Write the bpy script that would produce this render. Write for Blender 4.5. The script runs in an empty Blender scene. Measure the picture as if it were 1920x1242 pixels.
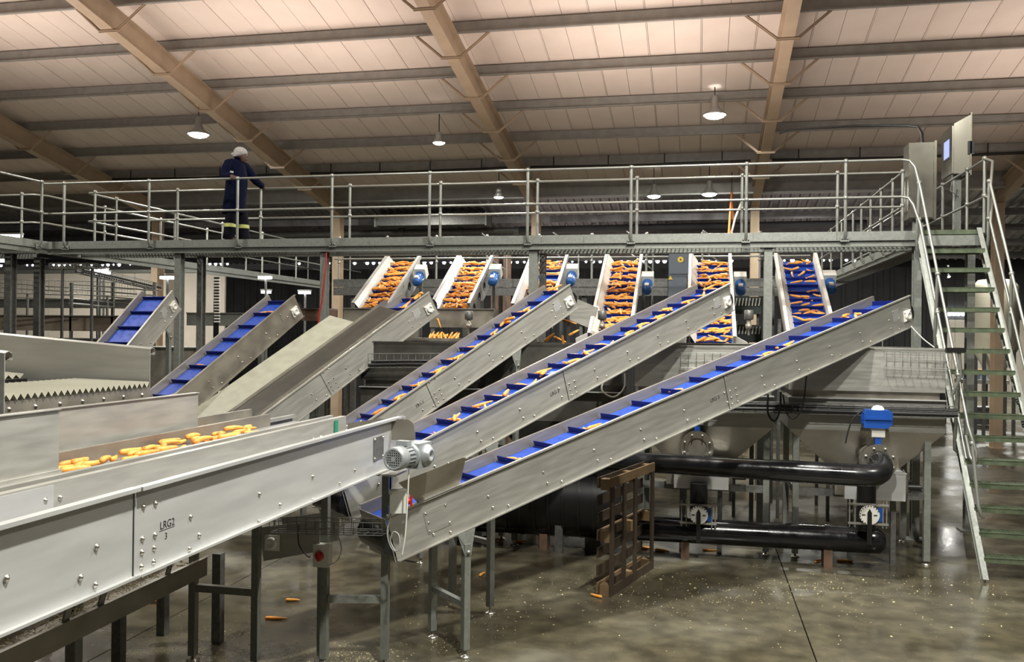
import bpy, math, random
from mathutils import Vector, Matrix
R = random.Random(7)
scene = bpy.context.scene
col = scene.collection
PI = math.pi
# ------------------------------------------------------------------ camera
FPX, CX, CYP, EYE = 1649.0, 960.0, 621.0, 2.8
yaw, pitch, roll = math.radians(-12.0), math.radians(0.16), math.radians(0.63)
_f = Vector((math.sin(yaw)*math.cos(pitch), math.cos(yaw)*math.cos(pitch), math.sin(pitch)))
_r0 = Vector((math.cos(yaw), -math.sin(yaw), 0)); _u0 = _r0.cross(_f)
_r = math.cos(roll)*_r0 + math.sin(roll)*_u0
_u = -math.sin(roll)*_r0 + math.cos(roll)*_u0
CAM = Vector((0, 0, EYE))
cd = bpy.data.cameras.new('camera'); cam = bpy.data.objects.new('camera', cd); col.objects.link(cam)
cd.sensor_fit = 'HORIZONTAL'; cd.sensor_width = 36.0; cd.lens = FPX/1920*36.0
cd.clip_start = 0.05; cd.clip_end = 200
M = Matrix(((_r.x, _u.x, -_f.x, CAM.x), (_r.y, _u.y, -_f.y, CAM.y), (_r.z, _u.z, -_f.z, CAM.z), (0, 0, 0, 1)))
cam.matrix_world = M
scene.camera = cam
# ------------------------------------------------------------------ world, exposure
w = bpy.data.worlds.new('hall_air'); scene.world = w; w.use_nodes = True
w.node_tree.nodes['Background'].inputs[0].default_value = (1.0, 0.95, 0.88, 1)
w.node_tree.nodes['Background'].inputs[1].default_value = 0.02
vs = scene.view_settings
vs.view_transform = 'Standard'; vs.look = 'None'; vs.gamma = 1; vs.use_curve_mapping = False; vs.exposure = 0.3

# measured points of the photograph turned into points of the hall
def ray(x, y): return (x-CX)/FPX*_r - (y-CYP)/FPX*_u + _f
def atY(x, y, Y): q = ray(x, y); return CAM + q*(Y/q.y)
def atX(x, y, X): q = ray(x, y); return CAM + q*(X/q.x)
def atZ(x, y, z): q = ray(x, y); return CAM + q*((z-EYE)/q.z)
def atD(x, y, d): return CAM + ray(x, y)*d
V = Vector
# ------------------------------------------------------------------ materials
def mat(name, c, rough=0.5, metal=0.0, var=0.0, scale=6.0, bump=0.0, bscale=None, stretch=(1, 1, 1), spec=0.5, rvar=0.0, emit=None, estr=0, c2=None, voronoi=False, detail=4):
    m = bpy.data.materials.new(name); m.use_nodes = True
    nt = m.node_tree; b = nt.nodes['Principled BSDF']
    b.inputs['Base Color'].default_value = (*c, 1); b.inputs['Roughness'].default_value = rough
    b.inputs['Metallic'].default_value = metal; b.inputs['Specular IOR Level'].default_value = spec
    if emit:
        b.inputs['Emission Color'].default_value = (*emit, 1); b.inputs['Emission Strength'].default_value = estr
    if var or bump or rvar or c2:
        tc = nt.nodes.new('ShaderNodeTexCoord'); mp = nt.nodes.new('ShaderNodeMapping')
        mp.inputs['Scale'].default_value = stretch
        nt.links.new(tc.outputs['Object'], mp.inputs['Vector'])
        if voronoi:
            n = nt.nodes.new('ShaderNodeTexVoronoi'); n.inputs['Scale'].default_value = scale; out = n.outputs['Color']
        else:
            n = nt.nodes.new('ShaderNodeTexNoise'); n.inputs['Scale'].default_value = scale; n.inputs['Detail'].default_value = detail; out = n.outputs['Fac']
        nt.links.new(mp.outputs[0], n.inputs['Vector'])
        if var or c2:
            mx = nt.nodes.new('ShaderNodeValToRGB')
            lo = tuple(max(0, k*(1-var)) for k in c); hi = c2 if c2 else tuple(min(1, k*(1+var)) for k in c)
            mx.color_ramp.elements[0].position = 0.3; mx.color_ramp.elements[1].position = 0.7
            mx.color_ramp.elements[0].color = (*lo, 1); mx.color_ramp.elements[1].color = (*hi, 1)
            nt.links.new(out, mx.inputs[0]); nt.links.new(mx.outputs[0], b.inputs['Base Color'])
        if rvar:
            mr = nt.nodes.new('ShaderNodeMapRange')
            mr.inputs['From Min'].default_value = 0.35; mr.inputs['From Max'].default_value = 0.65
            mr.inputs['To Min'].default_value = max(0.02, rough-rvar); mr.inputs['To Max'].default_value = rough+rvar
            nt.links.new(out, mr.inputs['Value']); nt.links.new(mr.outputs[0], b.inputs['Roughness'])
        if bump:
            n2 = nt.nodes.new('ShaderNodeTexNoise'); n2.inputs['Scale'].default_value = bscale or scale*4; n2.inputs['Detail'].default_value = 5
            nt.links.new(mp.outputs[0], n2.inputs['Vector'])
            bp = nt.nodes.new('ShaderNodeBump'); bp.inputs['Strength'].default_value = bump; bp.inputs['Distance'].default_value = 0.02
            nt.links.new(n2.outputs['Fac'], bp.inputs['Height']); nt.links.new(bp.outputs[0], b.inputs['Normal'])
    return m
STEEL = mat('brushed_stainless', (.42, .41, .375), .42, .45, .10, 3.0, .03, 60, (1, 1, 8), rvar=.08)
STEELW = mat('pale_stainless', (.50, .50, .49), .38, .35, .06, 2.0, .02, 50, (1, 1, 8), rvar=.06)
STEELI = mat('shaded_inner_stainless', (.30, .275, .24), .40, .45, .12, 3.0, .03, 60, (1, 1, 8), rvar=.08)  # stainless copy darkened to hold the shade on the far plates' inner faces
STEELD = mat('worn_stainless', (.30, .275, .23), .40, .55, .18, 4.0, .04, 40, rvar=.12)
STEELC = mat('cabinet_stainless', (.24, .225, .185), .26, .9, .05, 1.2, rvar=.05)
STEELP = mat('polished_stainless', (.50, .47, .41), .24, .85, .06, 2.5, rvar=.06)
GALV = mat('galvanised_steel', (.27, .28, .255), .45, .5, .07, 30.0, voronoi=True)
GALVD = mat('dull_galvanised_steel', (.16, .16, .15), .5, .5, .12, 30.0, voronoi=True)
RAIL = mat('galvanised_tube', (.36, .365, .33), .36, .6, .08, 10)
TAN = mat('tan_painted_steel', (.40, .30, .205), .55, 0, .08, 3)
PURL = mat('grey_purlin', (.31, .30, .275), .5, .3, .12, 5)
CEIL = mat('insulated_ceiling', (.66, .555, .475), .7, 0, .05, 1.2, .05, 90, c2=(.70, .60, .52))
CORR = mat('bare_corrugated_metal', (.26, .25, .26), .5, .4, .25, 4)
WALLC = mat('cream_wall_panel', (.56, .50, .42), .6, 0, .06, 2)
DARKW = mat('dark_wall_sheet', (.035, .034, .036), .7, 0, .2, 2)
BELT = mat('blue_belt', (.016, .065, .40), .35, 0, .12, 12, rvar=.1)
CLEAT = mat('blue_cleat', (.006, .016, .16), .4, 0, .1, 10)
CARM = mat('carrot_skin', (.92, .34, .05), .42, 0, .16, 18, .12, 70, (1, 1, 4), c2=(1.0, .48, .09))
CARD = mat('carrot_skin_deep', (.86, .28, .04), .42, 0, .16, 18, .12, 70, (1, 1, 4), c2=(.95, .40, .07))
BLK = mat('black_plastic', (.012, .012, .012), .35)
BLKP = mat('black_pipe', (.010, .010, .011), .18, 0, .2, 6, .05, 25, rvar=.08)
CABLE = mat('cable_black', (.015, .015, .016), .5)
CABG = mat('cable_grey', (.40, .40, .39), .5)
BLUE = mat('blue_enamel', (.012, .07, .33), .35, 0, .08, 9)
BLUEM = mat('blue_motor_paint', (.03, .13, .42), .35, 0, .1, 9)
MOT = mat('grey_motor_casting', (.34, .36, .37), .4, .3, .08, 9)
SWB = mat('switch_box_grey', (.72, .72, .66), .5, 0, .05, 8)
RED = mat('red_handle', (.42, .02, .015), .35)
YEL = mat('yellow_plate', (.75, .52, .04), .45)
GRN = mat('green_strip', (.02, .22, .13), .5)
TREAD = mat('green_tread', (.10, .125, .075), .5, .2, .25, 12)
WOOD = mat('wet_pallet_wood', (.055, .038, .024), .6, 0, .3, 5, .2, 40, (1, 1, .15))
WOODL = mat('split_pallet_wood', (.20, .13, .065), .6, 0, .2, 5, .1, 40)
WHITE = mat('white_plastic', (.78, .76, .70), .45, 0, .04, 6)
COVER = mat('pale_cover_sheet', (.335, .33, .26), .55, 0, .12, 7, .04, 30, rvar=.1)
PLAST = mat('riffle_plastic', (.46, .44, .36), .5, 0, .06, 3)
NAVY = mat('navy_cloth', (.0035, .0055, .020), .85, 0, .2, 14, .1, 60, spec=.08)
DKCL = mat('dark_trouser_cloth', (.006, .006, .010), .85, 0, .2, 14, spec=.08)
HIVIS = mat('reflective_yellow_band', (.50, .52, .16), .45)
SKIN = mat('brown_skin', (.09, .045, .03), .5, 0, .1, 20)
HAIRN = mat('white_hair_net', (.42, .40, .39), .8, 0, .25, 45, .3, 80)
BOOT = mat('black_boot', (.01, .01, .01), .45)
CHIP = mat('carrot_chips', (.70, .55, .22), .5, 0, .2, 40, c2=(.85, .78, .5))
INK = mat('marker_ink', (.015, .015, .015), .6)
LAMPG = mat('lit_lamp_glass', (1, 1, 1), .3, emit=(1, .98, .93), estr=30)
TUBEL = mat('lit_tube', (1, 1, 1), .3, emit=(.95, .97, 1), estr=14)
DAYL = mat('daylight_opening', (1, 1, 1), .3, emit=(.92, .96, 1), estr=7)
SCRN = mat('lit_screen', (.2, .22, .4), .3, emit=(.35, .42, .95), estr=.9)
LAMPH = mat('lamp_housing', (.42, .42, .40), .4, .6)
RUST = mat('rusty_brown_steel', (.20, .12, .08), .6, .2, .3, 6)
ORNG = mat('orange_cable', (.75, .20, .04), .5)
# wet concrete: puddles and damp stains with their own outlines
FLOOR = mat('wet_concrete', (.13, .115, .088), .3, 0)
def floor_nodes():
    nt = FLOOR.node_tree; b = nt.nodes['Principled BSDF']
    tc = nt.nodes.new('ShaderNodeTexCoord')
    def noise(s, d=6):
        n = nt.nodes.new('ShaderNodeTexNoise'); n.inputs['Scale'].default_value = s; n.inputs['Detail'].default_value = d
        nt.links.new(tc.outputs['Object'], n.inputs['Vector']); return n.outputs['Fac']
    a, d, e = noise(.55), noise(4.0, 8), noise(28.0)
    r1 = nt.nodes.new('ShaderNodeValToRGB'); r1.color_ramp.elements[0].position = .35; r1.color_ramp.elements[1].position = .68
    r1.color_ramp.elements[0].color = (.068, .061, .041, 1); r1.color_ramp.elements[1].color = (.140, .125, .084, 1)
    nt.links.new(d, r1.inputs[0])
    r2 = nt.nodes.new('ShaderNodeValToRGB'); r2.color_ramp.elements[0].position = .42; r2.color_ramp.elements[1].position = .56
    r2.color_ramp.elements[0].color = (.70, .68, .64, 1); r2.color_ramp.elements[1].color = (1, 1, 1, 1)
    nt.links.new(a, r2.inputs[0])
    mx = nt.nodes.new('ShaderNodeMix'); mx.data_type = 'RGBA'; mx.blend_type = 'MULTIPLY'; mx.inputs[0].default_value = 1
    nt.links.new(r1.outputs[0], mx.inputs[6]); nt.links.new(r2.outputs[0], mx.inputs[7]); nt.links.new(mx.outputs[2], b.inputs['Base Color'])
    mr = nt.nodes.new('ShaderNodeMapRange'); mr.inputs['From Min'].default_value = .42; mr.inputs['From Max'].default_value = .58
    mr.inputs['To Min'].default_value = .13; mr.inputs['To Max'].default_value = .40
    nt.links.new(a, mr.inputs['Value']); nt.links.new(mr.outputs[0], b.inputs['Roughness'])
    bp = nt.nodes.new('ShaderNodeBump'); bp.inputs['Strength'].default_value = .10; bp.inputs['Distance'].default_value = .01
    nt.links.new(e, bp.inputs['Height']); nt.links.new(bp.outputs[0], b.inputs['Normal'])
floor_nodes()
# ------------------------------------------------------------------ mesh builder
W = {}
class MB:
    def __init__(s): s.v = []; s.f = []; s.sm = []
    def add(s, vs, fs, smooth=False):
        k = len(s.v); s.v += [V(p) for p in vs]
        for f in fs: s.f.append([i+k for i in f]); s.sm.append(smooth)
        return s
    def box(s, x0, x1, y0, y1, z0, z1):
        return s.obox(V((0, 0, 0)), V((1, 0, 0)), V((0, 1, 0)), V((0, 0, 1)), x0, x1, y0, y1, z0, z1)
    def obox(s, o, a, b, c, a0, a1, b0, b1, c0, c1):
        P = [o+a*i+b*j+c*k for k in (c0, c1) for j in (b0, b1) for i in (a0, a1)]
        return s.add(P, [[0, 2, 3, 1], [4, 5, 7, 6], [0, 1, 5, 4], [2, 6, 7, 3], [0, 4, 6, 2], [1, 3, 7, 5]])
    def bar(s, p, q, wd, ht, up=V((0, 0, 1))):
        p, q = V(p), V(q); d = (q-p); L = d.length; d.normalize()
        sx = d.cross(up)
        if sx.length < 1e-4: sx = d.cross(V((0, 1, 0)))
        sx.normalize(); uz = sx.cross(d)
        return s.obox(p, d, sx, uz, 0, L, -wd/2, wd/2, -ht/2, ht/2)
    def tube(s, pts, r, n=8, cap=True):
        pts = [V(p) for p in pts]; m = len(pts)
        rs = r if isinstance(r, (list, tuple)) else [r]*m
        rings = []; nrm = None
        for i, p in enumerate(pts):
            t = (pts[min(i+1, m-1)]-pts[max(i-1, 0)]).normalized()
            if nrm is None:
                nrm = t.cross(V((0, 0, 1)))
                if nrm.length < .05: nrm = t.cross(V((0, 1, 0)))
            nrm = (nrm - t*nrm.dot(t)).normalized(); bn = t.cross(nrm)
            rings.append([p+rs[i]*(nrm*math.cos(2*PI*k/n)+bn*math.sin(2*PI*k/n)) for k in range(n)])
        vs = [q for g in rings for q in g]
        fs = [[i*n+k, i*n+(k+1) % n, (i+1)*n+(k+1) % n, (i+1)*n+k] for i in range(m-1) for k in range(n)]
        s.add(vs, fs, True)
        if cap:
            s.add(rings[0], [list(range(n))[::-1]]); s.add(rings[-1], [list(range(n))])
        return s
    def lathe(s, prof, o, ax=V((0, 0, 1)), n=16, smooth=True):
        o = V(o); ax = V(ax).normalized(); a = ax.cross(V((0, 1, 0)))
        if a.length < .05: a = ax.cross(V((1, 0, 0)))
        a.normalize(); b = ax.cross(a)
        vs = [o+ax*h+r*(a*math.cos(2*PI*k/n)+b*math.sin(2*PI*k/n)) for r, h in prof for k in range(n)]
        fs = [[i*n+k, i*n+(k+1) % n, (i+1)*n+(k+1) % n, (i+1)*n+k] for i in range(len(prof)-1) for k in range(n)]
        return s.add(vs, fs, smooth)
    def poly(s, pts, th):
        pts = [V(p) for p in pts]; th = V(th); n = len(pts)
        return s.add(pts+[p+th for p in pts], [list(range(n))[::-1], list(range(n, 2*n))]+[[i, (i+1) % n, n+(i+1) % n, n+i] for i in range(n)])
    def mesh(s, name, m, inv=None):
        me = bpy.data.meshes.new(name)
        me.from_pydata([(inv @ p) if inv else p for p in s.v], [], s.f)
        me.polygons.foreach_set('use_smooth', s.sm); me.materials.append(m); me.update()
        return me
    def build(s, name, m, parent=None, world=True):
        inv = W[parent.name].inverted() if (parent and world) else None
        return put(name, s.mesh(name, m, inv), parent)
def put(name, me, parent=None, mx=None):
    o = bpy.data.objects.new(name, me); col.objects.link(o)
    if mx is not None: o.matrix_basis = mx
    if parent: o.parent = parent; W[o.name] = W[parent.name] @ (mx or Matrix())
    else: W[o.name] = mx or Matrix()
    return o
def tag(o, label=None, cat=None, group=None, kind=None):
    if label: o['label'] = label
    if cat: o['category'] = cat
    if group: o['group'] = group
    if kind: o['kind'] = kind
    return o
def thing(name, label, cat, loc=(0, 0, 0), group=None, mx=None):
    o = bpy.data.objects.new(name, None); col.objects.link(o); o.empty_display_size = .1
    o.matrix_basis = mx if mx is not None else Matrix.Translation(V(loc)); W[o.name] = o.matrix_basis.copy()
    return tag(o, label, cat, group)
def frame(o, e, c, n): return Matrix(((e.x, c.x, n.x, o.x), (e.y, c.y, n.y, o.y), (e.z, c.z, n.z, o.z), (0, 0, 0, 1)))
def stuff(o): o['kind'] = 'stuff'; return o
def struct(o): o['kind'] = 'structure'; return o
X3, Y3, Z3 = V((1, 0, 0)), V((0, 1, 0)), V((0, 0, 1))
_txt = {}
def text(body, size, m, parent, mx, name='lettering'):
    cu = bpy.data.curves.new('t', 'FONT'); cu.body = body; cu.size = size; cu.extrude = .0004; cu.align_x = 'CENTER'
    t = bpy.data.objects.new('t', cu); col.objects.link(t)
    me = bpy.data.meshes.new_from_object(t.evaluated_get(bpy.context.evaluated_depsgraph_get()))
    bpy.data.objects.remove(t); me.materials.clear(); me.materials.append(m)
    return put(name, me, parent, W[parent.name].inverted() @ mx)
def bolt_mesh(name, r, m):
    return MB().lathe([(r*1.5, 0), (r*1.5, r*.3), (r, r*.3), (r*.95, r*.8), (r*.5, r*1.15), (0, r*1.2)], (0, 0, 0), n=8).mesh(name, m)
BOLT = bolt_mesh('bolt', .0085, STEELP)
def zto(n):  # rotation taking +Z to n
    return V((0, 0, 1)).rotation_difference(V(n)).to_matrix().to_4x4()

# ------------------------------------------------------------------ hall lamps and added fill lights
def lamp_light(p, watts, size=.36, colr=(1, .99, .91)):
    l = bpy.data.lights.new('bay_or_fill_light', 'AREA'); l.shape = 'DISK'; l.size = size; l.energy = watts; l.color = colr; l.spread = math.radians(175)
    o = bpy.data.objects.new('bay_or_fill_light', l); col.objects.link(o); o.location = p; return o
for p, wt in (((.8, 2.4, 8.9), 950), ((5.5, 6.5, 8.6), 420), ((-5.0, 10.5, 8.0), 120), ((-11.0, 10.5, 8.0), 230), ((.4, 9.0, 8.0), 560), ((-3.5, 16.0, 6.9), 170), ((3.0, 24.0, 6.3), 170), ((-8.0, 23.5, 6.4), 170), ((-17.5, 20.5, 5.9), 420), ((-12.0, 18.0, 6.3), 120), ((12.0, 38.0, 6.8), 750)):  # unseen high bays, with added fill at left wall, back and far right
    lamp_light(p, wt)
def ceiling_fill(p, watts, colr=(1, .86, .78)):  # added upward fill for the ceilings, no fixture belongs to it
    l = bpy.data.lights.new('unseen_ceiling_fill', 'AREA'); l.shape = 'DISK'; l.size = 4.5; l.energy = watts*.52; l.color = colr; l.spread = math.radians(172)
    o = bpy.data.objects.new('unseen_ceiling_fill', l); col.objects.link(o); o.location = p; o.rotation_euler = (PI, 0, 0); return o
# ------------------------------------------------------------------ floor, roof, walls
fl = struct(thing('floor', None, None))
sl = {}
def slab(x0, x1, y0, y1):
    MB().obox(V((0, 0, 0)), X3, Y3, Z3, x0+.006, x1-.006, y0+.006, y1-.006, -.12, 0).build('floor_slab', FLOOR, fl)
xs = [-30, -17, -11, -5, 1.02, 7.0, 13, 19]; ys = [-6, 2.0, 14.5, 27, 48]
for i in range(len(xs)-1):
    for j in range(len(ys)-1): slab(xs[i], xs[i+1], ys[j], ys[j+1])
MB().box(-30, 19, -6, 48, -.3, -.13).build('floor_bed', DARKW, fl)
TS = math.tan(math.radians(10.8)); AF = 10.96
def zf(y): return AF - TS*y
ce = struct(thing('ceiling', None, None))
sd = V((0, 1, -TS)).normalized(); sn = V((0, TS, 1)).normalized()
def sheet_mesh():
    b = MB(); o = V((0, 0, 0)); L = 29.0
    for a0, a1 in ((.006, .488), (.496, .975)):
        b.obox(o, X3, sd, sn, a0, a1, 0, L, 0, .05)
    b.obox(o, X3, sd, sn, .982, .998, 0, L, -.008, .04)
    return b.mesh('ceiling_panel', CEIL)
CPM = sheet_mesh()
for i in range(42):
    put('ceiling_panel', CPM, ce, Matrix.Translation(V((-28+i, -4.0, zf(-4.0)+.70))))
MB().obox(V((-28, -4.0, zf(-4)+.76)), X3, sd, sn, 0, 42, 0, 29, 0, .03).build('roof_skin', CORR, ce)
# lower bare roof beyond the eaves beam
lr = struct(thing('ceiling_2', None, None))
def rib_mesh():
    b = MB(); L = 6.9; prof = []
    for k in range(4):
        x = k*.25; prof += [(x, 0), (x+.12, 0), (x+.15, -.05), (x+.22, -.05)]
    prof.append((1.0, 0))
    vs = []
    for x, z in prof: vs += [X3*x + sn*z, X3*x + sn*z + sd*L]
    b.add(vs, [[2*i, 2*i+1, 2*i+3, 2*i+2] for i in range(len(prof)-1)])
    vs2 = [p+sn*.01 for p in vs]
    b.add(vs2, [[2*i, 2*i+2, 2*i+3, 2*i+1] for i in range(len(prof)-1)])
    return b.mesh('roof_sheet', CORR)
RM = rib_mesh()
for i in range(44): put('roof_sheet', RM, lr, Matrix.Translation(V((-30+i, 24.4, 6.72))))
for k, y in enumerate((25.9, 27.3, 28.7, 30.1)):
    z = 6.62-TS*(y-24.4)
    MB().box(-30, 14, y, y+.08, z-.2, z).build('purlin', CORR, lr)
# rafters with fly braces
PY = [9.25, 10.9, 12.55, 14.2, 15.84, 17.5, 19.14, 20.8, 22.4]
rl = {-16.64: 'tan roof rafter at the far left behind the walkway rail', -10.6: 'tan roof rafter sloping down behind the worker on the walkway',
      -4.57: 'tan roof rafter in the middle of the ceiling, right of the hanging bulb', 1.45: 'tan roof rafter right of the large high bay lamp', 7.48: 'tan roof rafter at the right beyond the steel cabinets'}
def rafter(x, label):
    t = thing('roof_rafter', label, 'beam', (x, 24.6, zf(24.6)))
    L = 30; y0 = -4.5; o = V((x, y0, zf(y0)))
    MB().obox(o, X3, sd, sn, -.11, .11, 0, L, 0, .016).build('bottom_flange', TAN, t)
    MB().obox(o, X3, sd, sn, -.006, .006, 0, L, .016, .43).build('web', TAN, t)
    MB().obox(o, X3, sd, sn, -.11, .11, 0, L, .43, .446).build('top_flange', TAN, t)
    for y in PY:
        yb = y-.05
        a = V((x, yb, zf(yb)-.01))
        b = MB(); b.bar(a+V((-.20, 0, 0)), a+V((.20, 0, 0)), .06, .012); b.bar(a+V((-.20, 0, 0)), a+V((.20, 0, 0)), .01, .06).build('brace_plate', TAN, t)
        for s in (-1, 1):
            p = a+V((.17*s, 0, 0)); q = V((x+.72*s, y, zf(y)+.47))
            MB().bar(p, q, .05, .01).bar(p, q, .01, .05).build('fly_brace', TAN, t)
for x, l in rl.items(): rafter(x, l)
cl = {-16.64: 'brown portal column far left in the background', -10.6: 'brown portal column behind the pale cover sheet, below the middle of the walkway', -4.57: 'brown portal column in the background left of the electrical panel',
      1.45: 'brown portal column beside the galvanised post left of the right hand elevator', 7.48: 'tall brown portal column right of the staircase'}
for x, l in cl.items():
    t = thing('portal_column', l, 'column', (x, 24.6, 0))
    H = zf(24.6)
    MB().box(x-.11, x+.11, 24.50, 24.52, .02, H).build('flange', TAN, t)
    MB().box(x-.11, x+.11, 24.82, 24.84, .02, H).build('flange', TAN, t)
    MB().box(x-.01, x+.01, 24.52, 24.82, .02, H).build('web', TAN, t)
    MB().box(x-.17, x+.17, 24.44, 24.9, 0, .02).build('base_plate', TAN, t)
ordn = ['first', 'second', 'third', 'fourth', 'fifth', 'sixth', 'seventh', 'eighth', 'ninth']
for k, y in enumerate(PY):
    z = zf(y)+.45
    t = thing('roof_purlin', 'grey steel roof purlin, %s from the eaves, running across the rafters' % ordn[len(PY)-1-k], 'purlin', (-6, y, z))
    b = MB()
    b.box(-28, 14, y-.004, y+.004, z, z+.22); b.box(-28, 14, y-.065, y-.004, z, z+.006); b.box(-28, 14, y-.065, y-.059, z+.006, z+.022)
    b.box(-28, 14, y+.004, y+.065, z+.214, z+.22).build('z_section', PURL, t)
    for x in rl:
        MB().box(x-.07, x+.07, y+.005, y+.013, z-.005, z+.2).build('cleat_plate', PURL, t)
t = thing('eaves_beam', 'grey eaves beam where the pale ceiling ends above the dark lower roof', 'beam', (-6, 24.3, 6.6))
MB().box(-30, 14, 24.2, 24.22, 6.62, 7.25).build('web', PURL, t)
MB().box(-30, 14, 24.08, 24.34, 6.58, 6.62).build('flange', LAMPH, t)
# walls
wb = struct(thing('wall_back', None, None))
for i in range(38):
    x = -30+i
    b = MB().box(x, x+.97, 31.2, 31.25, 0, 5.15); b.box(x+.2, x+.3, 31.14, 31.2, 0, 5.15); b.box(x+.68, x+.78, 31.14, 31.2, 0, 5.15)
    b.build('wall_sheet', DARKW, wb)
b = MB()
for i in range(150):
    x = -30+i*.25+.06+R.uniform(-.01, .01)
    if R.random() < .45 or (-17 < x < -15): continue
    r = R.uniform(.035, .075)
    b.lathe([(0, .02), (r*.7, .015), (r, 0)], (x, 31.1, 5.38), (0, -1, 0), 8, False)
stuff(b.build('daylight_gap', DAYL, wb))
wl = struct(thing('wall_left', None, None))
for i in range(9):
    x = -29+i*1.6
    MB().box(x, x+1.585, 25.2, 25.28, .15, 4.62).build('wall_panel', WALLC, wl)
MB().box(-29, -14.6, 25.17, 25.3, 0, .15).build('kerb', WALLC, wl)
MB().box(-29, -14.6, 25.15, 25.3, 4.62, 4.72).build('top_channel', GALV, wl)
wr = struct(thing('wall_right', None, None))
for i in range(9):
    MB().box(8.5+i*1.2, 8.5+i*1.2+1.19, 46, 46.1, 0, 3.7).build('wall_panel', WALLC, wr)
for i in range(9):
    MB().box(8.5+i*1.2, 8.5+i*1.2+1.19, 46.1, 46.2, 3.7, 7.5).build('wall_sheet', DARKW, wr)
for k in range(13):
    p = atY(1756+k*8.2, 588, 45.95)
    if k == 9: continue
    wn = struct(thing('window_%d' % (k+1), None, None, p))
    MB().lathe([(0, .03), (.10, .03), (.125, 0)], p, (0, -1, 0), 10, False).build('pane', DAYL, wn)
# pipework running under the lower roof
t = thing('overhead_pipe', 'long dark overhead pipe with couplings crossing behind the walkway rails', 'pipe', (-4, 26.5, 5.95))
z1 = 5.97
MB().tube([(-17, 26.4, z1-.08), (-5.5, 26.4, z1)], .10, 10).build('pipe_run', GALVD, t)
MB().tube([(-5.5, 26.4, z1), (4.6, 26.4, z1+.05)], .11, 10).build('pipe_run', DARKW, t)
for x in (-9.2, -7.3, -5.5, 4.4): MB().tube([(x-.08, 26.4, z1-.02), (x+.08, 26.4, z1-.02)], .135, 10).build('coupling', GALVD, t)
for x in (-12, -4, 3): MB().tube([(x, 26.4, z1+.05), (x, 26.4, 6.5)], .015, 5).build('hanger_rod', GALVD, t)
for i, (x0, x1, y, dz) in enumerate(((-16.5, -10.8, 22.33, .03), (-10.4, -4.8, 22.33, .03), (-4.3, 1.2, 22.33, .03), (1.7, 7.3, 22.33, .03))):
    z = zf(y)+.45+dz-.08
    t = thing('conduit', 'black cable conduit strapped under the eaves purlin, '+('behind the left corner of the walkway', 'between the worker and the middle rafter', 'between the middle and right hand rafters', 'right of the right hand rafter')[i], 'cable', (x0, y, z))
    MB().tube([(x0, y-.05, z), ((x0+x1)/2, y-.05, z-.03), (x1, y-.05, z)], .035, 6).build('cable_run', CABLE, t)
    for k in range(4): MB().box(x0+.6+k*1.4, x0+.63+k*1.4, y-.1, y-.09, z-.06, z+.24).build('strap', CABLE, t)
for i, x in enumerate((-9.6, -3.7)):   # dark ducts / trusses under the lower roof
    t = thing('roof_truss', ['dark lattice bracing under the lower roof behind the worker', 'dark lattice bracing under the lower roof right of the middle rafter'][i], 'bracing', (x, 27, 6))
    for k in range(3):
        MB().bar((x+k*1.1, 27, 5.95), (x+.55+k*1.1, 27, 6.25), .05, .05).bar((x+.55+k*1.1, 27, 6.25), (x+1.1+k*1.1, 27, 5.95), .05, .05).build('lattice_bar', CORR, t)
    MB().box(x-.1, x+3.5, 26.97, 27.03, 5.88, 5.95).build('bottom_chord', CORR, t)
t = thing('air_duct', 'dull silver duct slung below the eaves left of the middle rafter', 'duct', (-9.3, 25.4, 6.2))
MB().box(-9.6, -6.2, 25.2, 25.7, 6.02, 6.34).build('duct_box', GALVD, t)
MB().box(-9.65, -9.6, 25.15, 25.75, 5.98, 6.38).build('flange', GALV, t)
MB().box(-6.2, -6.15, 25.15, 25.75, 5.98, 6.38).build('flange', GALV, t)
# ------------------------------------------------------------------ high bay lamps
def high_bay(px, py, d, r, label, hang, watts, tilt=0.0, lit=True):
    p = atD(px, py, d)
    t = thing('high_bay_lamp', label, 'lamp', p)
    MB().lathe([(.05, .34*r/.2), (.07, .30*r/.2), (.08, .17*r/.2), (r*.55, .11), (r*1.05, .02), (r*1.08, 0), (r*1.0, -.005)], p, n=20).build('reflector', LAMPH, t)
    MB().lathe([(0, -.34*r), (r*.45, -.30*r), (r*.8, -.17*r), (r*.97, .004)], p, n=20).build('lamp_glass', LAMPG, t)
    hz = (zf(p.y)+.69 if p.y < 24.3 else 6.62-TS*(p.y-24.4))-p.z
    MB().tube([p+V((0, 0, .3*r/.2)), p+V((0, 0, max(hang, hz) if p.y < 30 else .3*r/.2+.05)), ], .012, 5).build('hanger', CABLE, t)
    if p.y > 30: MB().box(p.x+.02, p.x+.1, p.y+r+.1, p.y+r+.18, 0, p.z+.5).box(p.x+.02, p.x+.1, p.y, p.y+r+.1, p.z+.42, p.z+.5).build('mast', GALVD, t)
    lamp_light(p+V((0, 0, -.36*r-.02)), watts, r*1.7)
    return t
high_bay(1340, 216, 18.5, .235, 'large high bay lamp hanging left of the right hand rafter, its dish seen side on', .5, 260)
high_bay(372, 252, 20.6, .24, 'large high bay lamp hanging above and left of the worker', .5, 230)
t = high_bay(823, 268, 20.0, .14, 'bright bulb lamp hanging on a long cord left of the middle rafter', .95, 210)
p = atD(823, 268, 20.0)+V((.05, 0, 1.0)); MB().box(p.x-.1, p.x+.12, p.y-.06, p.y+.02, p.z-.03, p.z+.05).build('junction_box', LAMPH, t)
high_bay(935, 370, 23.0, .13, 'small distant lamp against the dark lower roof right of the rail post', .3, 60)
high_bay(1226, 368, 23.0, .18, 'distant bright lamp against the dark lower roof, right of the middle of the walkway', .3, 60)
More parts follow.
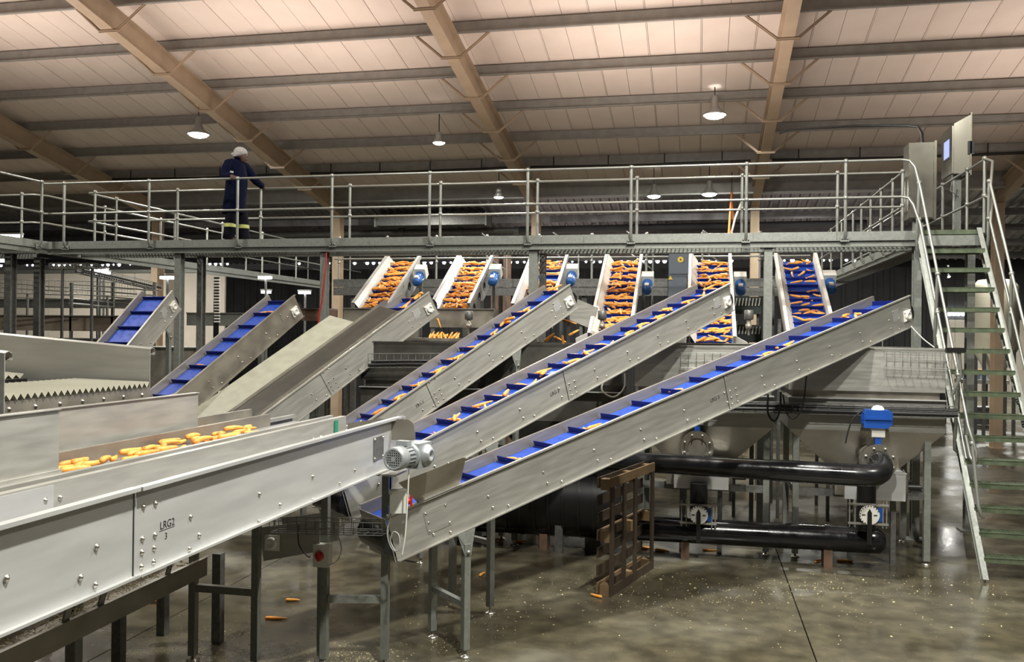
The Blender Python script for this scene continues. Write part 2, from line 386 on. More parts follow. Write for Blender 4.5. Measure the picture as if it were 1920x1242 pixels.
high_bay(1330, 364, 22.6, .20, 'distant dish lamp just below the eaves left of the orange straps', .25, 60)
high_bay(1869, 450, 25.0, .10, 'small bright lamp seen behind the staircase handrails', .6, 60)
high_bay(1853, 481, 31.5, .14, 'small bright lamp between the upper stair treads and the right stringer', .5, 160)
high_bay(1775, 519, 38, .16, 'far small lamp seen through the middle stair treads', 1.2, 200)
for q, wt in ((V((-1.0, 15.5, 6.0)), 250), (V((-7.5, 15.0, 6.1)), 210), (V((6.5, 17.0, 5.4)), 200), (V((8.5, 9.5, 6.6)), 60), (V((-3, 9, 6.9)), 300), (V((-13, 13, 6.2)), 260), (V((-3.5, 27.4, 4.9)), 45), (V((3.5, 27.4, 4.9)), 35), (V((4, 9, 7)), 120)):
    ceiling_fill(q, wt)  # unseen fill below the roofs, separate from the lamps above
# ------------------------------------------------------------------ walkway
DZ, RZ, MZ, YF, YB = 4.265, 5.25, 4.74, 13.0, 13.86
def deck(label, x0, x1, y0, y1, cross='x', joints=(), sides=('y0', 'y1')):
    t = thing('walkway_deck', label, 'walkway', ((x0+x1)/2, (y0+y1)/2, DZ-.2))
    b = MB()
    if cross == 'x':
        n = int((x1-x0)/.06)
        for i in range(n): b.box(x0+i*.06, x0+i*.06+.006, y0+.02, y1-.02, DZ-.06, DZ-.02)
        for k in range(9): b.box(x0, x1, y0+.06+k*.09, y0+.066+k*.09, DZ-.032, DZ-.022)
    else:
        n = int((y1-y0)/.06)
        for i in range(n): b.box(x0+.02, x1-.02, y0+i*.06, y0+i*.06+.006, DZ-.06, DZ-.02)
        for k in range(9): b.box(x0+.06+k*.09, x0+.066+k*.09, y0, y1, DZ-.032, DZ-.022)
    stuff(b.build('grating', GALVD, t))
    for s in sides:
        horizontal = s[0] == 'y'
        e = {'y0': y0, 'y1': y1, 'x0': x0, 'x1': x1}[s]; sg = -1 if s[1] == '0' else 1
        a0, a1 = (x0, x1) if horizontal else (y0, y1)
        def bx(b, u0, u1, o0, o1, z0, z1):
            p, q = sorted((e+sg*o0, e+sg*o1))
            return b.box(u0, u1, p, q, z0, z1) if horizontal else b.box(p, q, u0, u1, z0, z1)
        js = [a0]+[j for j in joints if a0 < j < a1]+[a1]
        for i in range(len(js)-1):
            bx(MB(), js[i]+.003, js[i+1]-.003, -.006, 0, DZ-.105, DZ+.012).build('toe_plate', GALV, t)
        b = MB(); bx(b, a0, a1, -.05, -.042, DZ-.20, DZ-.07); bx(b, a0, a1, -.042, .006, DZ-.20, DZ-.188); bx(b, a0, a1, -.042, 0, DZ-.115, DZ-.106)
        b.build('edge_channel', GALV, t)
    return t
fpx = [121, 280, 446, 623, 806, 990, 1184, 1400, 1586]
fx = [atY(x, 330, 12.93).x for x in fpx]
bpx = [178, 333, 489, 656, 826, 1008, 1195, 1392, 1571]
bx_ = [atY(x, 345, 13.92).x for x in bpx]
deck('long galvanised walkway deck with toe plate crossing above the elevators', -10.85, 2.98, YF, YB, 'x', [fx[0]+.1, fx[2]-1.0, fx[3]+.6, fx[4]+1.5, fx[5]+.2, fx[6]-.7, fx[7]+.1, fx[8]-.1])
deck('galvanised walkway deck at the left edge, coming towards the camera', -11.75, -10.85, 5.0, 13.86, 'y', [8.5, 11.3], ('x1',))
deck('galvanised walkway deck on the left running away into the hall', -11.75, -10.85, 13.88, 27.5, 'y', [16, 19, 22, 25], ('x1',))
deck('galvanised walkway deck going left behind the left edge junction', -17.5, -11.77, 12.96, 13.86, 'x', [-14], ('y1',))
deck('galvanised walkway deck on the right running away behind the staircase', 2.98, 3.75, 12.98, 26.0, 'y', [15.2, 18, 21], ('x0',))
MB()
def post_mesh(h=RZ-DZ+.09, bent=True):
    b = MB()
    pts = [(0, 0, h), (0, 0, .10)]
    if bent: pts += [(0, .01, .05), (0, .05, .0)]
    else: pts += [(0, 0, -.02)]
    b.tube(pts, .022, 8)
    for z in (h, h-(RZ-MZ)): b.lathe([(0, -.036), (.025, -.027), (.035, 0), (.025, .027), (0, .036)], (0, 0, z), n=10)
    return b.mesh('rail_post', RAIL)
PMB = post_mesh(); PMS = post_mesh(RZ-DZ+.02, False)
BPM = MB().box(-.06, .06, -.012, 0, -.04, .04).lathe([(.014, 0), (.014, .012), (0, .014)], (-.035, -.012, 0), (0, -1, 0), 6).lathe([(.014, 0), (.014, .012), (0, .014)], (.035, -.012, 0), (0, -1, 0), 6).mesh('base_bracket', GALV)
def guard_rail(label, path, posts, bent=True, face=0.0, loop=False, top=RZ, mid=MZ, name='guard_rail'):
    p0 = V(path[0])
    zb_ = top-(RZ-DZ)
    t = thing(name, label, 'railing', (p0.x, p0.y, zb_))
    MB().tube([(p[0], p[1], (p[2] if len(p) > 2 else top)) for p in path], .0185, 8).build('top_rail', RAIL, t)
    MB().tube([(p[0], p[1], (p[2]-(top-mid) if len(p) > 2 else mid)) for p in path], .0185, 8).build('mid_rail', RAIL, t)
    for x, y in posts:
        mx = Matrix.Translation(V((x-p0.x, y-p0.y, -.09 if bent else 0))) @ Matrix.Rotation(face, 4, 'Z')
        po = put('rail_post', PMB if bent else PMS, t, mx)
        if bent: put('base_bracket', BPM, po, Matrix.Translation(V((0, .055, 0))))
    return t
guard_rail('front guard rail of the long walkway, from the left corner to the staircase', [(-10.93, 12.90), (fx[0]-.25, 12.93), (2.70, 12.93)], [(x, 12.93) for x in fx])
guard_rail('rear guard rail of the long walkway, the one the worker reaches towards', [(bx_[0]-.12, 13.93), (2.95, 13.93)], [(x, 13.93) for x in bx_]+[(2.93, 13.93)], False)
guard_rail('guard rail at the left edge running towards the camera', [(-10.78, 5.2), (-10.78, 12.75), (-10.93, 12.90)], [(-10.78, 12.75), (-10.78, 10.9), (-10.78, 9.0)], True, PI/2)
guard_rail('left hand guard rail of the walkway running away on the left', [(-17, 13.93), (-11.95, 13.93), (-11.80, 14.1), (-11.80, 27)], [(-12.2, 13.93), (-14.2, 13.93), (-16.2, 13.93)]+[(-11.80, 15.7+1.9*k) for k in range(6)], False)
guard_rail('right hand guard rail of the walkway running away on the left', [(bx_[0]-.12, 13.93), (-10.80, 14.05), (-10.80, 27)], [(-10.80, 14.7+1.9*k) for k in range(7)], False)
guard_rail('left guard rail of the rear branch behind the right hand elevator', [(2.93, 13.95), (2.93, 25.5)], [(2.93, 14.6+.9*k) for k in range(5)]+[(2.93, 19.6+1.5*k) for k in range(4)], True, -PI/2)
guard_rail('right guard rail of the stair landing beside the tall screen cabinet', [(3.80, 25.5), (3.80, 13.05)], [(3.80, 13.1), (3.80, 13.9), (3.80, 15.2), (3.80, 17)], False)
# posts that carry the walkway
def steel_post(px, Y, w_, label, m=GALV, ztop=DZ-.2, z0=0):
    p = atY(px, 500, Y); x = p.x
    t = thing('support_post', label, 'post', (x, Y, 0))
    MB().box(x-w_/2, x+w_/2, Y-.07, Y-.06, .015, ztop).box(x-w_/2, x+w_/2, Y+.06, Y+.07, .015, ztop).box(x-.006, x+.006, Y-.06, Y+.06, .015, ztop).box(x-w_/2, x-w_/2+.008, Y-.06, Y-.045, .015, ztop).box(x+w_/2-.008, x+w_/2, Y-.06, Y-.045, .015, ztop).build('shaft', m, t)
    MB().box(x-.12, x+.12, Y-.12, Y+.12, 0, .015).build('base_plate', m, t)
    MB().box(x-.11, x+.11, Y-.1, Y+.1, ztop, ztop+.012).build('cap_plate', m, t)
    return t
steel_post(337, 13.12, .10, 'galvanised walkway post between the two left hand elevators')
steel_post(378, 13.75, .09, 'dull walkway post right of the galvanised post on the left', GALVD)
steel_post(609, 13.12, .10, 'galvanised walkway post with a red hose, above the pale cover sheet')
steel_post(1001, 13.12, .13, 'galvanised walkway post behind the middle elevator head')
steel_post(1018, 13.75, .09, 'dull rear walkway post beside the post behind the middle elevator head', GALVD)
steel_post(1440, 13.12, .115, 'pale galvanised walkway post left of the right hand elevator')
steel_post(1719, 13.12, .10, 'galvanised walkway post beside the stair head')
steel_post(1819, 13.95, .10, 'galvanised post seen through the stair treads')
steel_post(20, 12.9, .13, 'dull post at the left edge under the walkway', GALVD)
steel_post(74, 13.8, .12, 'second dull post from the left edge under the walkway', GALVD)
p = atY(612, 480, 13.0)
t = thing('red_hose', 'red hose hanging on the galvanised post above the pale cover sheet', 'hose', (p.x, 13, 3))
MB().tube([atY(612, 474, 13.02), atY(611, 500, 13.0), atY(607, 530, 13.0), atY(604, 560, 13.0), atY(599, 585, 13.0), atY(594, 640, 13.02)], .012, 6).build('hose_line', RED, t)
# ------------------------------------------------------------------ staircase
SL0, SL1 = V((2.93, 13.0, DZ)), V((3.26, 11.08, 0))
SR0, SR1 = V((3.70, 13.0, DZ)), V((4.10, 11.08, 0))
t = thing('staircase', 'open steel staircase with green treads at the right', 'stairs', SL1)
for a, b_ in ((SL0, SL1), (SR0, SR1)):
    d = (b_-a).normalized(); sx = V((.985, -.17, 0)).normalized()
    nn = sx.cross(d).normalized()
    s = MB(); s.obox(a, d, sx, nn, 0, (b_-a).length, -.004, .004, -.085, .085)
    s.obox(a, d, sx, nn, 0, (b_-a).length, -.03, .03, .085, .092).obox(a, d, sx, nn, 0, (b_-a).length, -.03, .03, -.092, -.085).build('stringer', GALV, t)
for i in range(1, 16):
    z = i*DZ/16; k = 1-i/16
    a = SL0.lerp(SL1, k); b_ = SR0.lerp(SR1, k)
    e = (b_-a).normalized(); f = V((e.y*-1, e.x, 0)).normalized()
    m = MB(); W_ = (b_-a).length
    o = V((a.x, a.y, z))
    m.obox(o, e, f, Z3, .01, W_-.01, -.12, -.112, -.055, 0).obox(o, e, f, Z3, .01, W_-.01, .112, .12, -.055, 0)
    for q in range(8): m.obox(o, e, f, Z3, .01, W_-.01, -.09+q*.026, -.085+q*.026, -.03, -.002)
    for q in range(15): m.obox(o, e, f, Z3, .03+q*.05, .036+q*.05, -.112, .112, -.012, 0)
    m.obox(o, e, f, Z3, .01, W_-.01, -.125, -.10, .0, .006)
    m.build('tread', TREAD, t)
MB().box(2.95, 3.72, 12.94, 12.98, DZ-.05, DZ+.012).build('landing_nosing', TREAD, t)
MB().box(2.95, 3.72, 12.95, 12.99, DZ-.20, DZ-.06).build('landing_beam', GALV, t)
def stair_rail(label, pts, mid, posts):
    t = thing('stair_handrail', label, 'railing', pts[-1])
    MB().tube(pts, .0185, 8).build('top_rail', RAIL, t)
    MB().tube(mid, .0185, 8).build('mid_rail', RAIL, t)
    for q in posts:
        MB().tube(q, .022, 8).build('rail_post', RAIL, t)
    b = MB()
    for q in posts:
        for z in (0,): b.lathe([(0, -.036), (.025, -.027), (.035, 0), (.025, .027), (0, .036)], q[0], n=10)
    for q in posts[:-1]: b.lathe([(0, -.036), (.025, -.027), (.035, 0), (.025, .027), (0, .036)], V(q[0])+V((0, 0, -.5)), n=10)
    stuff(b.build('rail_ball', RAIL, t))
sdv = (SL1-SL0)
def rail_pts(base0, off, t0, t1, n=4): return [base0+sdv*(t0+(t1-t0)*i/n)+off for i in range(n+1)]
LB = V((2.80, 12.93, 0))
A = [V((2.70, 12.93, RZ)), V((2.80, 12.91, RZ-.02)), V((2.86, 12.86, RZ-.12))]
lo = SL0+V((-.04, -.06, .90)); lm = SL0+V((-.04, -.06, .42))
top = A+[lo+sdv*k for k in (.08, .3, .5, .7, .8)]
e_ = top[-1]
top += [e_+V((.06, -.12, -.30)), e_+V((.07, -.10, -.42)), e_+V((.06, -.02, -.44)), e_+V((.03, .03, -.36)), e_+V((.0, .10, -.12))]
mid = [V((2.70, 12.93, MZ)), V((2.79, 12.91, MZ-.02)), V((2.84, 12.86, MZ-.12))]+[lm+sdv*k for k in (.08, .3, .5, .7, .78)]
def stpost(k, base, hh=.90):
    p = base+sdv*k
    return [p+V((-.04, -.06, hh)), p+V((-.06, -.03, .12)), p+V((-.05, .0, -.02)), p+V((-.005, .02, -.06))]
stair_rail('left handrail of the staircase, bent pipes running down past the hopper cage', top, mid, [stpost(k, SL0) for k in (.06, .36, .66)]+[[e_+V((.03, -.06, -.2)), e_+V((.06, -.2, -.9)), e_+V((.08, -.23, -1.0)), e_+V((.12, -.2, -1.04))]])
ro = SR0+V((.06, -.06, .92)); rm = SR0+V((.06, -.06, .44)); 
stair_rail('right handrail of the staircase, cut off by the right edge', [V((3.80, 13.05, RZ)), V((3.84, 12.9, RZ-.06))]+[ro+sdv*k for k in (.08, .4, .8)],
           [V((3.80, 13.05, MZ)), V((3.84, 12.9, MZ-.06))]+[rm+sdv*k for k in (.08, .4, .8)], [[q[0]+V((.1, 0, 0)), q[1]+V((.12, 0, 0)), q[2]+V((.1, 0, 0)), q[3]+V((.01, 0, 0))] for q in [stpost(k, SR0) for k in (.06, .36, .66)]])
# ------------------------------------------------------------------ control cabinets on the walkway
def cabinet(label, x0, x1, y0, y1, z0, z1, screen=False):
    t = thing('control_cabinet', label, 'cabinet', ((x0+x1)/2, (y0+y1)/2, z0))
    if screen: MB().poly([(x0, y0, z0), (x1, y0, z0), (x1, y0, z1+.13), (x0, y0, z1)], (0, y1-y0, 0)).build('housing', STEELC, t)
    else: MB().box(x0, x1, y0, y1, z0, z1).build('housing', STEELC, t)
    if screen:
        MB().box(x0-.025, x0-.002, y0+.01, y1-.03, z0+.01, z1-.03).build('door', STEELC, t)
        s = MB().box(x0-.032, x0-.026, y0+.10, y1-.18, z1-.52, z1-.18).build('screen_bezel', BLK, t)
        MB().box(x0-.036, x0-.033, y0+.13, y1-.21, z1-.49, z1-.21).build('screen', SCRN, s)
        MB().box(x0+.20, x0+.29, y0-.03, y0-.001, z0+.30, z0+.50).build('latch', BLK, t)
        MB().box(x1, x1+.02, y0-.03, y1, z0-.03, z1+.16).build('back_flange', STEELC, t)
    else:
        MB().box(x0+.012, x1-.012, y0-.02, y0-.001, z0+.015, z1-.015).build('door', STEELC, t)
        MB().box(x1, x1+.035, y0-.02, y1, z0-.02, z1+.02).build('back_flange', STEELC, t)
    return t
a, b_ = atY(1704, 268, 14.1), atY(1750, 410, 14.1)
cabinet('tall stainless cabinet at the stair head with a black cable entering its top', a.x, b_.x, 14.1, 14.45, b_.z, a.z)
zc = a.z; xc = (a.x+b_.x)/2
MB().box(xc-.06, xc+.06, 14.2, 14.35, DZ, b_.z).build('leg', GALV, bpy.data.objects['control_cabinet'])
t = thing('feed_cable', 'black cable bending down from the roof purlin into the tall cabinet', 'cable', (xc, 14.2, zc))
q = [atY(1730, 268, 14.25), atY(1729, 250, 14.3), atY(1722, 238, 14.5), atY(1700, 235, 15.2), atY(1600, 236, 16.2), atY(1480, 243, 17.3), atY(1462, 250, 17.4)]
MB().tube(q, .022, 6).build('cable_run', CABLE, t)
a, b_ = atY(1789, 232, 14.9), atY(1818, 325, 14.9)
cabinet('stainless screen cabinet with a lit blue display, rightmost of the two at the stair head', a.x, b_.x, 14.9, 15.55, b_.z, a.z, True)
xc = (a.x+b_.x)/2; t = bpy.data.objects['control_cabinet.001']
MB().box(xc-.05, xc+.05, 15.1, 15.2, DZ, b_.z).build('leg', GALV, t)
MB().tube([(xc-.1, 15.0, b_.z), (xc-.13, 15.0, b_.z-.25), (xc-.02, 15.0, b_.z-.35), (xc, 15.05, b_.z-.2)], .012, 6).build('cable', CABG, t)
# ------------------------------------------------------------------ carrots
def carrot_mesh(L, r, bend, m, k):
    b = MB(); rr = random.Random(k)
    xs_ = [0, .03, .10, .25, .5, .75, .92, 1.0]; rs = [.18, .72, .98, 1.0, .9, .74, .5, .16]
    pts = [V((x*L-L/2, bend*(1-(2*x-1)**2)*L, 0)) for x in xs_]
    b.tube(pts, [r*q*rr.uniform(.94, 1.05) for q in rs], 8)
    return b.mesh('carrot', m)
CAR = [carrot_mesh(.205, .0195, .05, CARM, 1), carrot_mesh(.175, .021, -.04, CARM, 2), carrot_mesh(.225, .019, .0, CARD, 3), carrot_mesh(.155, .018, .06, CARM, 4), carrot_mesh(.19, .0235, .03, CARD, 5)]
ncar = [0]
def carrot(mx, label, group, k=None):
    o = put('carrot', CAR[R.randrange(5) if k is None else k], None, mx); ncar[0] += 1
    return tag(o, label, 'carrot', group)
def RX(a): return Matrix.Rotation(a, 4, 'X')
def RY(a): return Matrix.Rotation(a, 4, 'Y')
def RZm(a): return Matrix.Rotation(a, 4, 'Z')
def T4(x, y, z): return Matrix.Translation(V((x, y, z)))
ORD = ['lowest', 'second', 'third', 'fourth', 'fifth', 'sixth', 'seventh', 'eighth', 'ninth', 'tenth', 'eleventh', 'twelfth', 'thirteenth', 'fourteenth', 'fifteenth', 'sixteenth', 'seventeenth', 'eighteenth', 'nineteenth', 'twentieth']
# ------------------------------------------------------------------ inclined cleated conveyors
def incl(name, label, O, Tp, w_, h, ncl, short, loads, plate=STEEL, splice=None, txt=None, legs=(), s0=.1, wet=False, hatch=True, cl_h=.055, dep=.10):
    e = (Tp-O); L = e.length; e.normalize()
    c = Z3.cross(e).normalized(); n = e.cross(c)
    F = frame(O, e, c, n)
    t = thing(name, label, 'conveyor', mx=F, group=None)
    b = MB()
    def pl(b, c0, sg):
        z = V((0, 0, 0))
        def bb(a, q, n0, n1): p, r_ = sorted((c0+sg*a, c0+sg*q)); b.box(0, L, p, r_, n0, n1)
        bb(0, .004, -h, 0); bb(.0, .032, .0, .004); bb(.028, .032, -.012, .0); bb(0.004, .034, -h, -h+.004); bb(.03, .034, -h+.004, -h+.012)
        return b
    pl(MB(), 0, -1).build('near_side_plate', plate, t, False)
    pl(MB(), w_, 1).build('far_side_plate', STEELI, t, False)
    MB().box(.02, L-.02, .012, w_-.012, -dep-.012, -dep).box(.02, L-.02, .012, w_-.012, -h+.03, -h+.04).build('belt', BELT, t, False)
    ra = (h-.03-dep)/2; nc = -(dep+h-.03)/2
    for s in (.04, L-.06):
        MB().tube([(s, .01, nc), (s, w_-.01, nc)], ra, 14).build('end_roller', BLK, t, False)
    MB().box(-.02, -.012, .0, w_, -h, -.03).build('end_plate', plate, t, False)
    cm = MB().box(-.005, .005, .03, w_-.03, 0, cl_h).box(-.03, -.005, .03, w_-.03, 0, .006).box(.005, .03, .03, w_-.03, 0, .006).mesh('cleat', CLEAT)
    sp = (L-s0-.10)/(ncl-1); cs = []
    for i in range(ncl):
        s = s0+sp*i; cs.append(s)
        put('cleat', cm, t, T4(s, 0, -dep))
    # flange bearing at the upper end
    b = MB(); q = L-.13
    b.obox(V((q, -.006, nc)), X3, Y3, Z3, -.07, .07, -.02, 0, -.07, .07)
    b.lathe([(.055, 0), (.055, .02), (.048, .03), (.032, .03), (.030, .014), (0, .014)], (q, -.026, nc), (0, -1, 0), 16)
    for dx in (-.055, .055):
        for dz in (-.055, .055): b.lathe([(.012, 0), (.012, .012), (0, .014)], (q+dx, -.026, nc+dz), (0, -1, 0), 6)
    b.build('flange_bearing', WHITE, t, False)
    # bolts, too small to pick apart
    b = MB()
    def bo(s, n_): b.lathe([(.013, 0), (.013, .004), (.009, .004), (.008, .012), (0, .014)], (s, -.0045, n_), (0, -1, 0), 8)
    k = 0
    s = .35
    while s < L-.3:
        bo(s, -h*.5); bo(s+.18, -h+.045); bo(s+.02, -h*.78); s += .62
    stuff(b.build('bolt_heads', STEELP, t, False))
    if splice:
        sl = splice*L
        sp_ = MB().box(sl, sl+.19, -.010, -.0045, -h+.006, -.014).build('splice_plate', plate, t, False)
        MB().box(sl-.006, sl-.001, -.0052, -.0042, -h+.006, -.006).build('plate_joint', BLK, t, False)
        for ds in (.05, .14):
            for n_ in (-.035, -h*.52, -h*.70, -h*.88):
                put('bolt', BOLT, sp_, T4(sl+ds, -.010, n_) @ zto((0, -1, 0)))
        if txt:
            text(txt, .055, INK, t, F @ T4(sl-.19, -.0052, -h*.60) @ RX(PI/2), 'marker_lettering')
    if hatch:
        q = L-.42
        hp = MB().box(q, q+.14, -.008, -.0045, -h*.62, -h*.25).build('hatch_plate', STEELW if plate is STEEL else plate, t, False)
        for ds, n_ in ((.015, -h*.3), (.125, -h*.57)): put('bolt', BOLT, hp, T4(q+ds, -.008, n_) @ zto((0, -1, 0)))
    for s in legs:
        for cc in (-.012, w_+.012):
            p = F @ V((s, cc, -h))
            sg = -1 if cc < 0 else 1
            d = c*sg
            lp = MB(); foot = V((p.x, p.y, 0))+d*.03
            lp.obox(foot, V((e.x, e.y, 0)).normalized(), c, Z3, -.03, .03, -.03, .03, .07, p.z-.10)
            lg = lp.build('leg', GALV, t)
            MB().lathe([(.055, 0), (.055, .012), (.02, .02), (.012, .03), (.012, .072)], foot, n=12).build('foot', STEELP, lg)
            g = MB(); g.poly([F @ V((s-.09, cc+sg*.03, -h)), F @ V((s+.09, cc+sg*.03, -h)), foot+d*.03+V((0, 0, p.z-.20))-V((e.x, e.y, 0))*.03, foot+d*.03+V((0, 0, p.z-.20))-V((e.x, e.y, 0))*(-.03)][:4], d*.006)
            g.lathe([(.02, 0), (.02, .012), (0, .016)], foot+d*.036+V((0, 0, p.z-.17)), d, 8)
            g.build('gusset', GALV, lg)
        a = F @ V((s, .0, -h)); b2 = F @ V((s, w_, -h))
        zz = a.z*.42
        MB().bar((a.x, a.y, zz), (b2.x, b2.y, zz), .05, .05).build('cross_tube', GALV, t)
    # load
    for i, cnt in loads.items():
        s = cs[i]
        ccs = sorted([w_*(.22+.50*R.random()) for k in range(cnt)], reverse=True)
        for k in range(cnt):
            pos = 'lone carrot' if cnt == 1 else ('leftmost carrot', 'carrot second from left', 'carrot third from left', 'carrot fourth from left', 'carrot fifth from left')[k] if k < cnt-1 else 'rightmost carrot'
            lab = '%s on the %s cleat of %s' % (pos, ORD[i], short)
            an = PI/2 + R.uniform(-.45, .45) if k != 2 else R.uniform(-.6, .6)
            if cnt > 3 and k == 3: an = R.uniform(.2, 1.0)
            lay = k//2
            mx = F @ T4(s+.028+.028*(k % 3)+R.uniform(0, .012), ccs[k], -dep+.026+.026*lay+.004*k) @ RZm(an) @ RY(R.uniform(-.12, .12)) @ RX(R.uniform(0, 6))
            carrot(mx, lab, 'carrots on the %s cleat of %s' % (ORD[i], short) if cnt > 1 else None)
    return t, F, L, cs
def plane_pt(x, y, p0, az):
    nn = V((math.cos(az), -math.sin(az), 0)); q = ray(x, y)
    return CAM + q*(((V((p0[0], p0[1], 0))-V((0, 0, 0))).dot(nn))/q.dot(nn))
def cdef(top, low, Yt, azc):
    Tp = atY(top[0], top[1], Yt); return plane_pt(low[0], low[1], (Tp.x, Tp.y), math.radians(azc-12)), Tp
az6 = math.radians(44); p6 = (-1.97, 7.39)
O6, T6 = plane_pt(724, 967, p6, az6), plane_pt(1704, 554, p6, az6)
C6 = incl('incline_conveyor', 'longest inclined conveyor, in front at the right, with few carrots on its blue belt', O6, T6, .50, .405, 17, 'the longest conveyor in front', {4: 3, 7: 1, 10: 4, 11: 3, 14: 5, 2: 2}, STEEL, .535, 'LRG-3', (0.66,), s0=.55)
O5, T5 = cdef((1366, 532), (640, 903), 12.2, 46)
C5 = incl('incline_conveyor', 'inclined conveyor second from the right, carrots on every cleat', O5, T5, .50, .375, 19, 'the second conveyor from the right', {i: q for i, q in enumerate((0, 0, 0, 2, 4, 4, 3, 3, 4, 3, 4, 3, 4, 4, 4, 4, 4, 3, 3))}, STEEL, .46, 'LRG-2', (1.7,), s0=.12)
O4, T4_ = cdef((1067, 533), (655, 812), 12.2, 50)
C4 = incl('incline_conveyor', 'inclined conveyor third from the right, spilling carrots off its upper end', O4, T4_, .50, .37, 12, 'the third conveyor from the right', {i: q for i, q in enumerate((5, 3, 4, 4, 4, 4, 4, 4, 5, 4, 0, 3))}, STEEL, .30, 'FR1-1', (.9, 2.6), s0=.10)
O3, T3 = cdef((803, 547.3), (462, 799), 12.4, 46)
C3 = incl('incline_conveyor', 'inclined conveyor with a large pale cover sheet, third from the left', O3, T3, .60, .37, 12, 'the covered conveyor', {10: 4, 11: 5}, STEEL, .36, None, (.7, 2.4), s0=.1)
O2, T2 = cdef((551, 553), (282, 776), 12.4, 30)
C2 = incl('incline_conveyor', 'inclined conveyor second from the left with an almost empty blue belt', O2, T2, .52, .38, 9, 'the second conveyor from the left', {1: 1, 3: 1, 7: 2}, STEELD, None, None, (.6,), s0=.1)
O1, T1 = cdef((321, 545), (185, 711), 12.3, 15)
C1 = incl('incline_conveyor', 'short steep conveyor at the far left with wet blue belt', O1, T1, .52, .36, 6, 'the short conveyor at the far left', {}, STEEL, None, None, (.5, 1.6), s0=.12)
# side guide plate on the lowest end of the longest conveyor
t, F, L, cs = C6
g = thing('guide_plate', 'bent steel guide plate standing on the rim of the longest conveyor below the motor', 'plate', F @ V((.3, 0, 0)))
a = F.inverted() @ plane_pt(781, 940, p6, az6); b_ = F.inverted() @ plane_pt(861, 902, p6, az6)
q0, q1 = a.x, b_.x
pts = [F @ V((q0, -.005, .006)), F @ V((q1, -.005, .006)), F @ V((q1+.06, -.10, .235)), F @ V((q1+.02, -.11, .25)), F @ V((q0-.16, -.10, .25))]
MB().poly(pts, (F.to_3x3() @ V((0, .005, 0)))).build('bent_sheet', STEELD, g)
MB().poly([F @ V((q0, -.04, .005)), F @ V((q1, -.04, .005)), F @ V((q1, .0, .005)), F @ V((q0, .0, .005))], F.to_3x3() @ V((0, 0, .005))).build('foot_flange', STEEL, g)
# rectangular cover on that conveyor's lower side plate
hp = MB().box(q0+.03, q0+.27, -.009, -.0045, -.30, -.10).build('inspection_cover', STEEL, t, False)
for ds in (.05, .25):
    for n_ in (-.12, -.28): put('bolt', BOLT, hp, T4(q0+ds, -.009, n_) @ zto((0, -1, 0)))
# cover sheet and liner of the covered conveyor
t, F, L, cs = C3
cv = thing('cover_sheet', 'large pale scratched cover sheet lying along the far side of the covered conveyor', 'sheet', F @ V((.5, .55, .1)))
MB().poly([F @ V((-.25, .62, .03)), F @ V((L*.72, .62, .03)), F @ V((L*.70, 1.12, .20)), F @ V((-.25, 1.12, .20))], F.to_3x3() @ V((0, 0, .006))).build('sheet', COVER, cv)
MB().box(-.2, L-.35, .59, .594, .004, .09).build('liner_lip', STEELD, t, False)
MB().poly([V((-.1, .585, .05)), V((L-.5, .585, .05)), V((L-.5, .20, -.03)), V((-.1, .20, -.03))], (0, .002, .004)).build('liner_sheet', mat('shade_toned_liner_steel', (.045, .040, .032), .5, .2, .2, 5), t, False)  # liner colour darkened to carry the shade inside the conveyor
MB().poly([V((-.1, .0, .0)), V((L-.5, .0, .0)), V((L-.5, .20, -.035)), V((-.1, .20, -.035))], (0, .002, .004)).build('near_liner_sheet', STEELP, t, False)
# ------------------------------------------------------------------ geared motor, switch box
def motor(name, label, mx, r=.088, L=.30, m=MOT, parent=None):
    if parent is None: t = thing(name, label, 'motor', mx=mx)
    else: t = parent
    # local: axis +Y from fan cover (y=0) to gearbox
    o = V((0, 0, 0)); ax = V((0, 1, 0))
    MB().lathe([(r*.70, .012), (r*.74, 0), (r*.92, .0), (r, .03), (r, .11), (r*.97, .11)], o, ax, 24).build('fan_cover', m, t, False)
    b = MB()
    b.lathe([(0, .014), (r*.74, .014)], o, ax, 20, False)
    b.build('grille_recess', BLK, t, False)
    b = MB()
    for k in range(-3, 4):
        hw = math.sqrt(max(0, (r*.74)**2-(k*r*.2)**2))
        b.box(-hw, hw, .001, .008, k*r*.2-.003, k*r*.2+.003).box(k*r*.2-.003, k*r*.2+.003, .001, .008, -hw, hw)
    b.lathe([(r*.26, .0), (r*.26, .01)], o, ax, 10).lathe([(0, -.002), (r*.2, -.001)], o, ax, 10)
    stuff(b.build('fan_grille', m, t, False))
    b = MB().lathe([(r*.84, .11), (r*.84, L*.75)], o, ax, 20)
    for k in range(18):
        a = 2*PI*k/18; d = V((math.cos(a), 0, math.sin(a))); e = V((-d.z, 0, d.x))
        b.obox(o, d, e, ax, r*.8, r*.98, -.003, .003, .115, L*.72)
    b.build('finned_body', m, t, False)
    MB().lathe([(r*.8, L*.75), (r*1.1, L*.76), (r*1.1, L*.86), (r*.8, L*.9), (r*.75, L)], o, ax, 20).build('flange', m, t, False)
    MB().box(-r*.85, r*.85, L*.9, L+r*2.0, -r*1.15, r*1.0).build('gearbox', m, t, False)
    MB().lathe([(r*.95, 0), (r*.95, .02), (r*.6, .045), (r*.6, .05), (r*.35, .05), (r*.3, .03), (0, .03)], (r*.85, L+r*1.0, -.01), (1, 0, 0), 16).build('output_hub', m, t, False)
    MB().box(-r*.6, r*.5, .14, L*.68, r*.9, r*1.35).build('terminal_box', m, t, False)
    return t
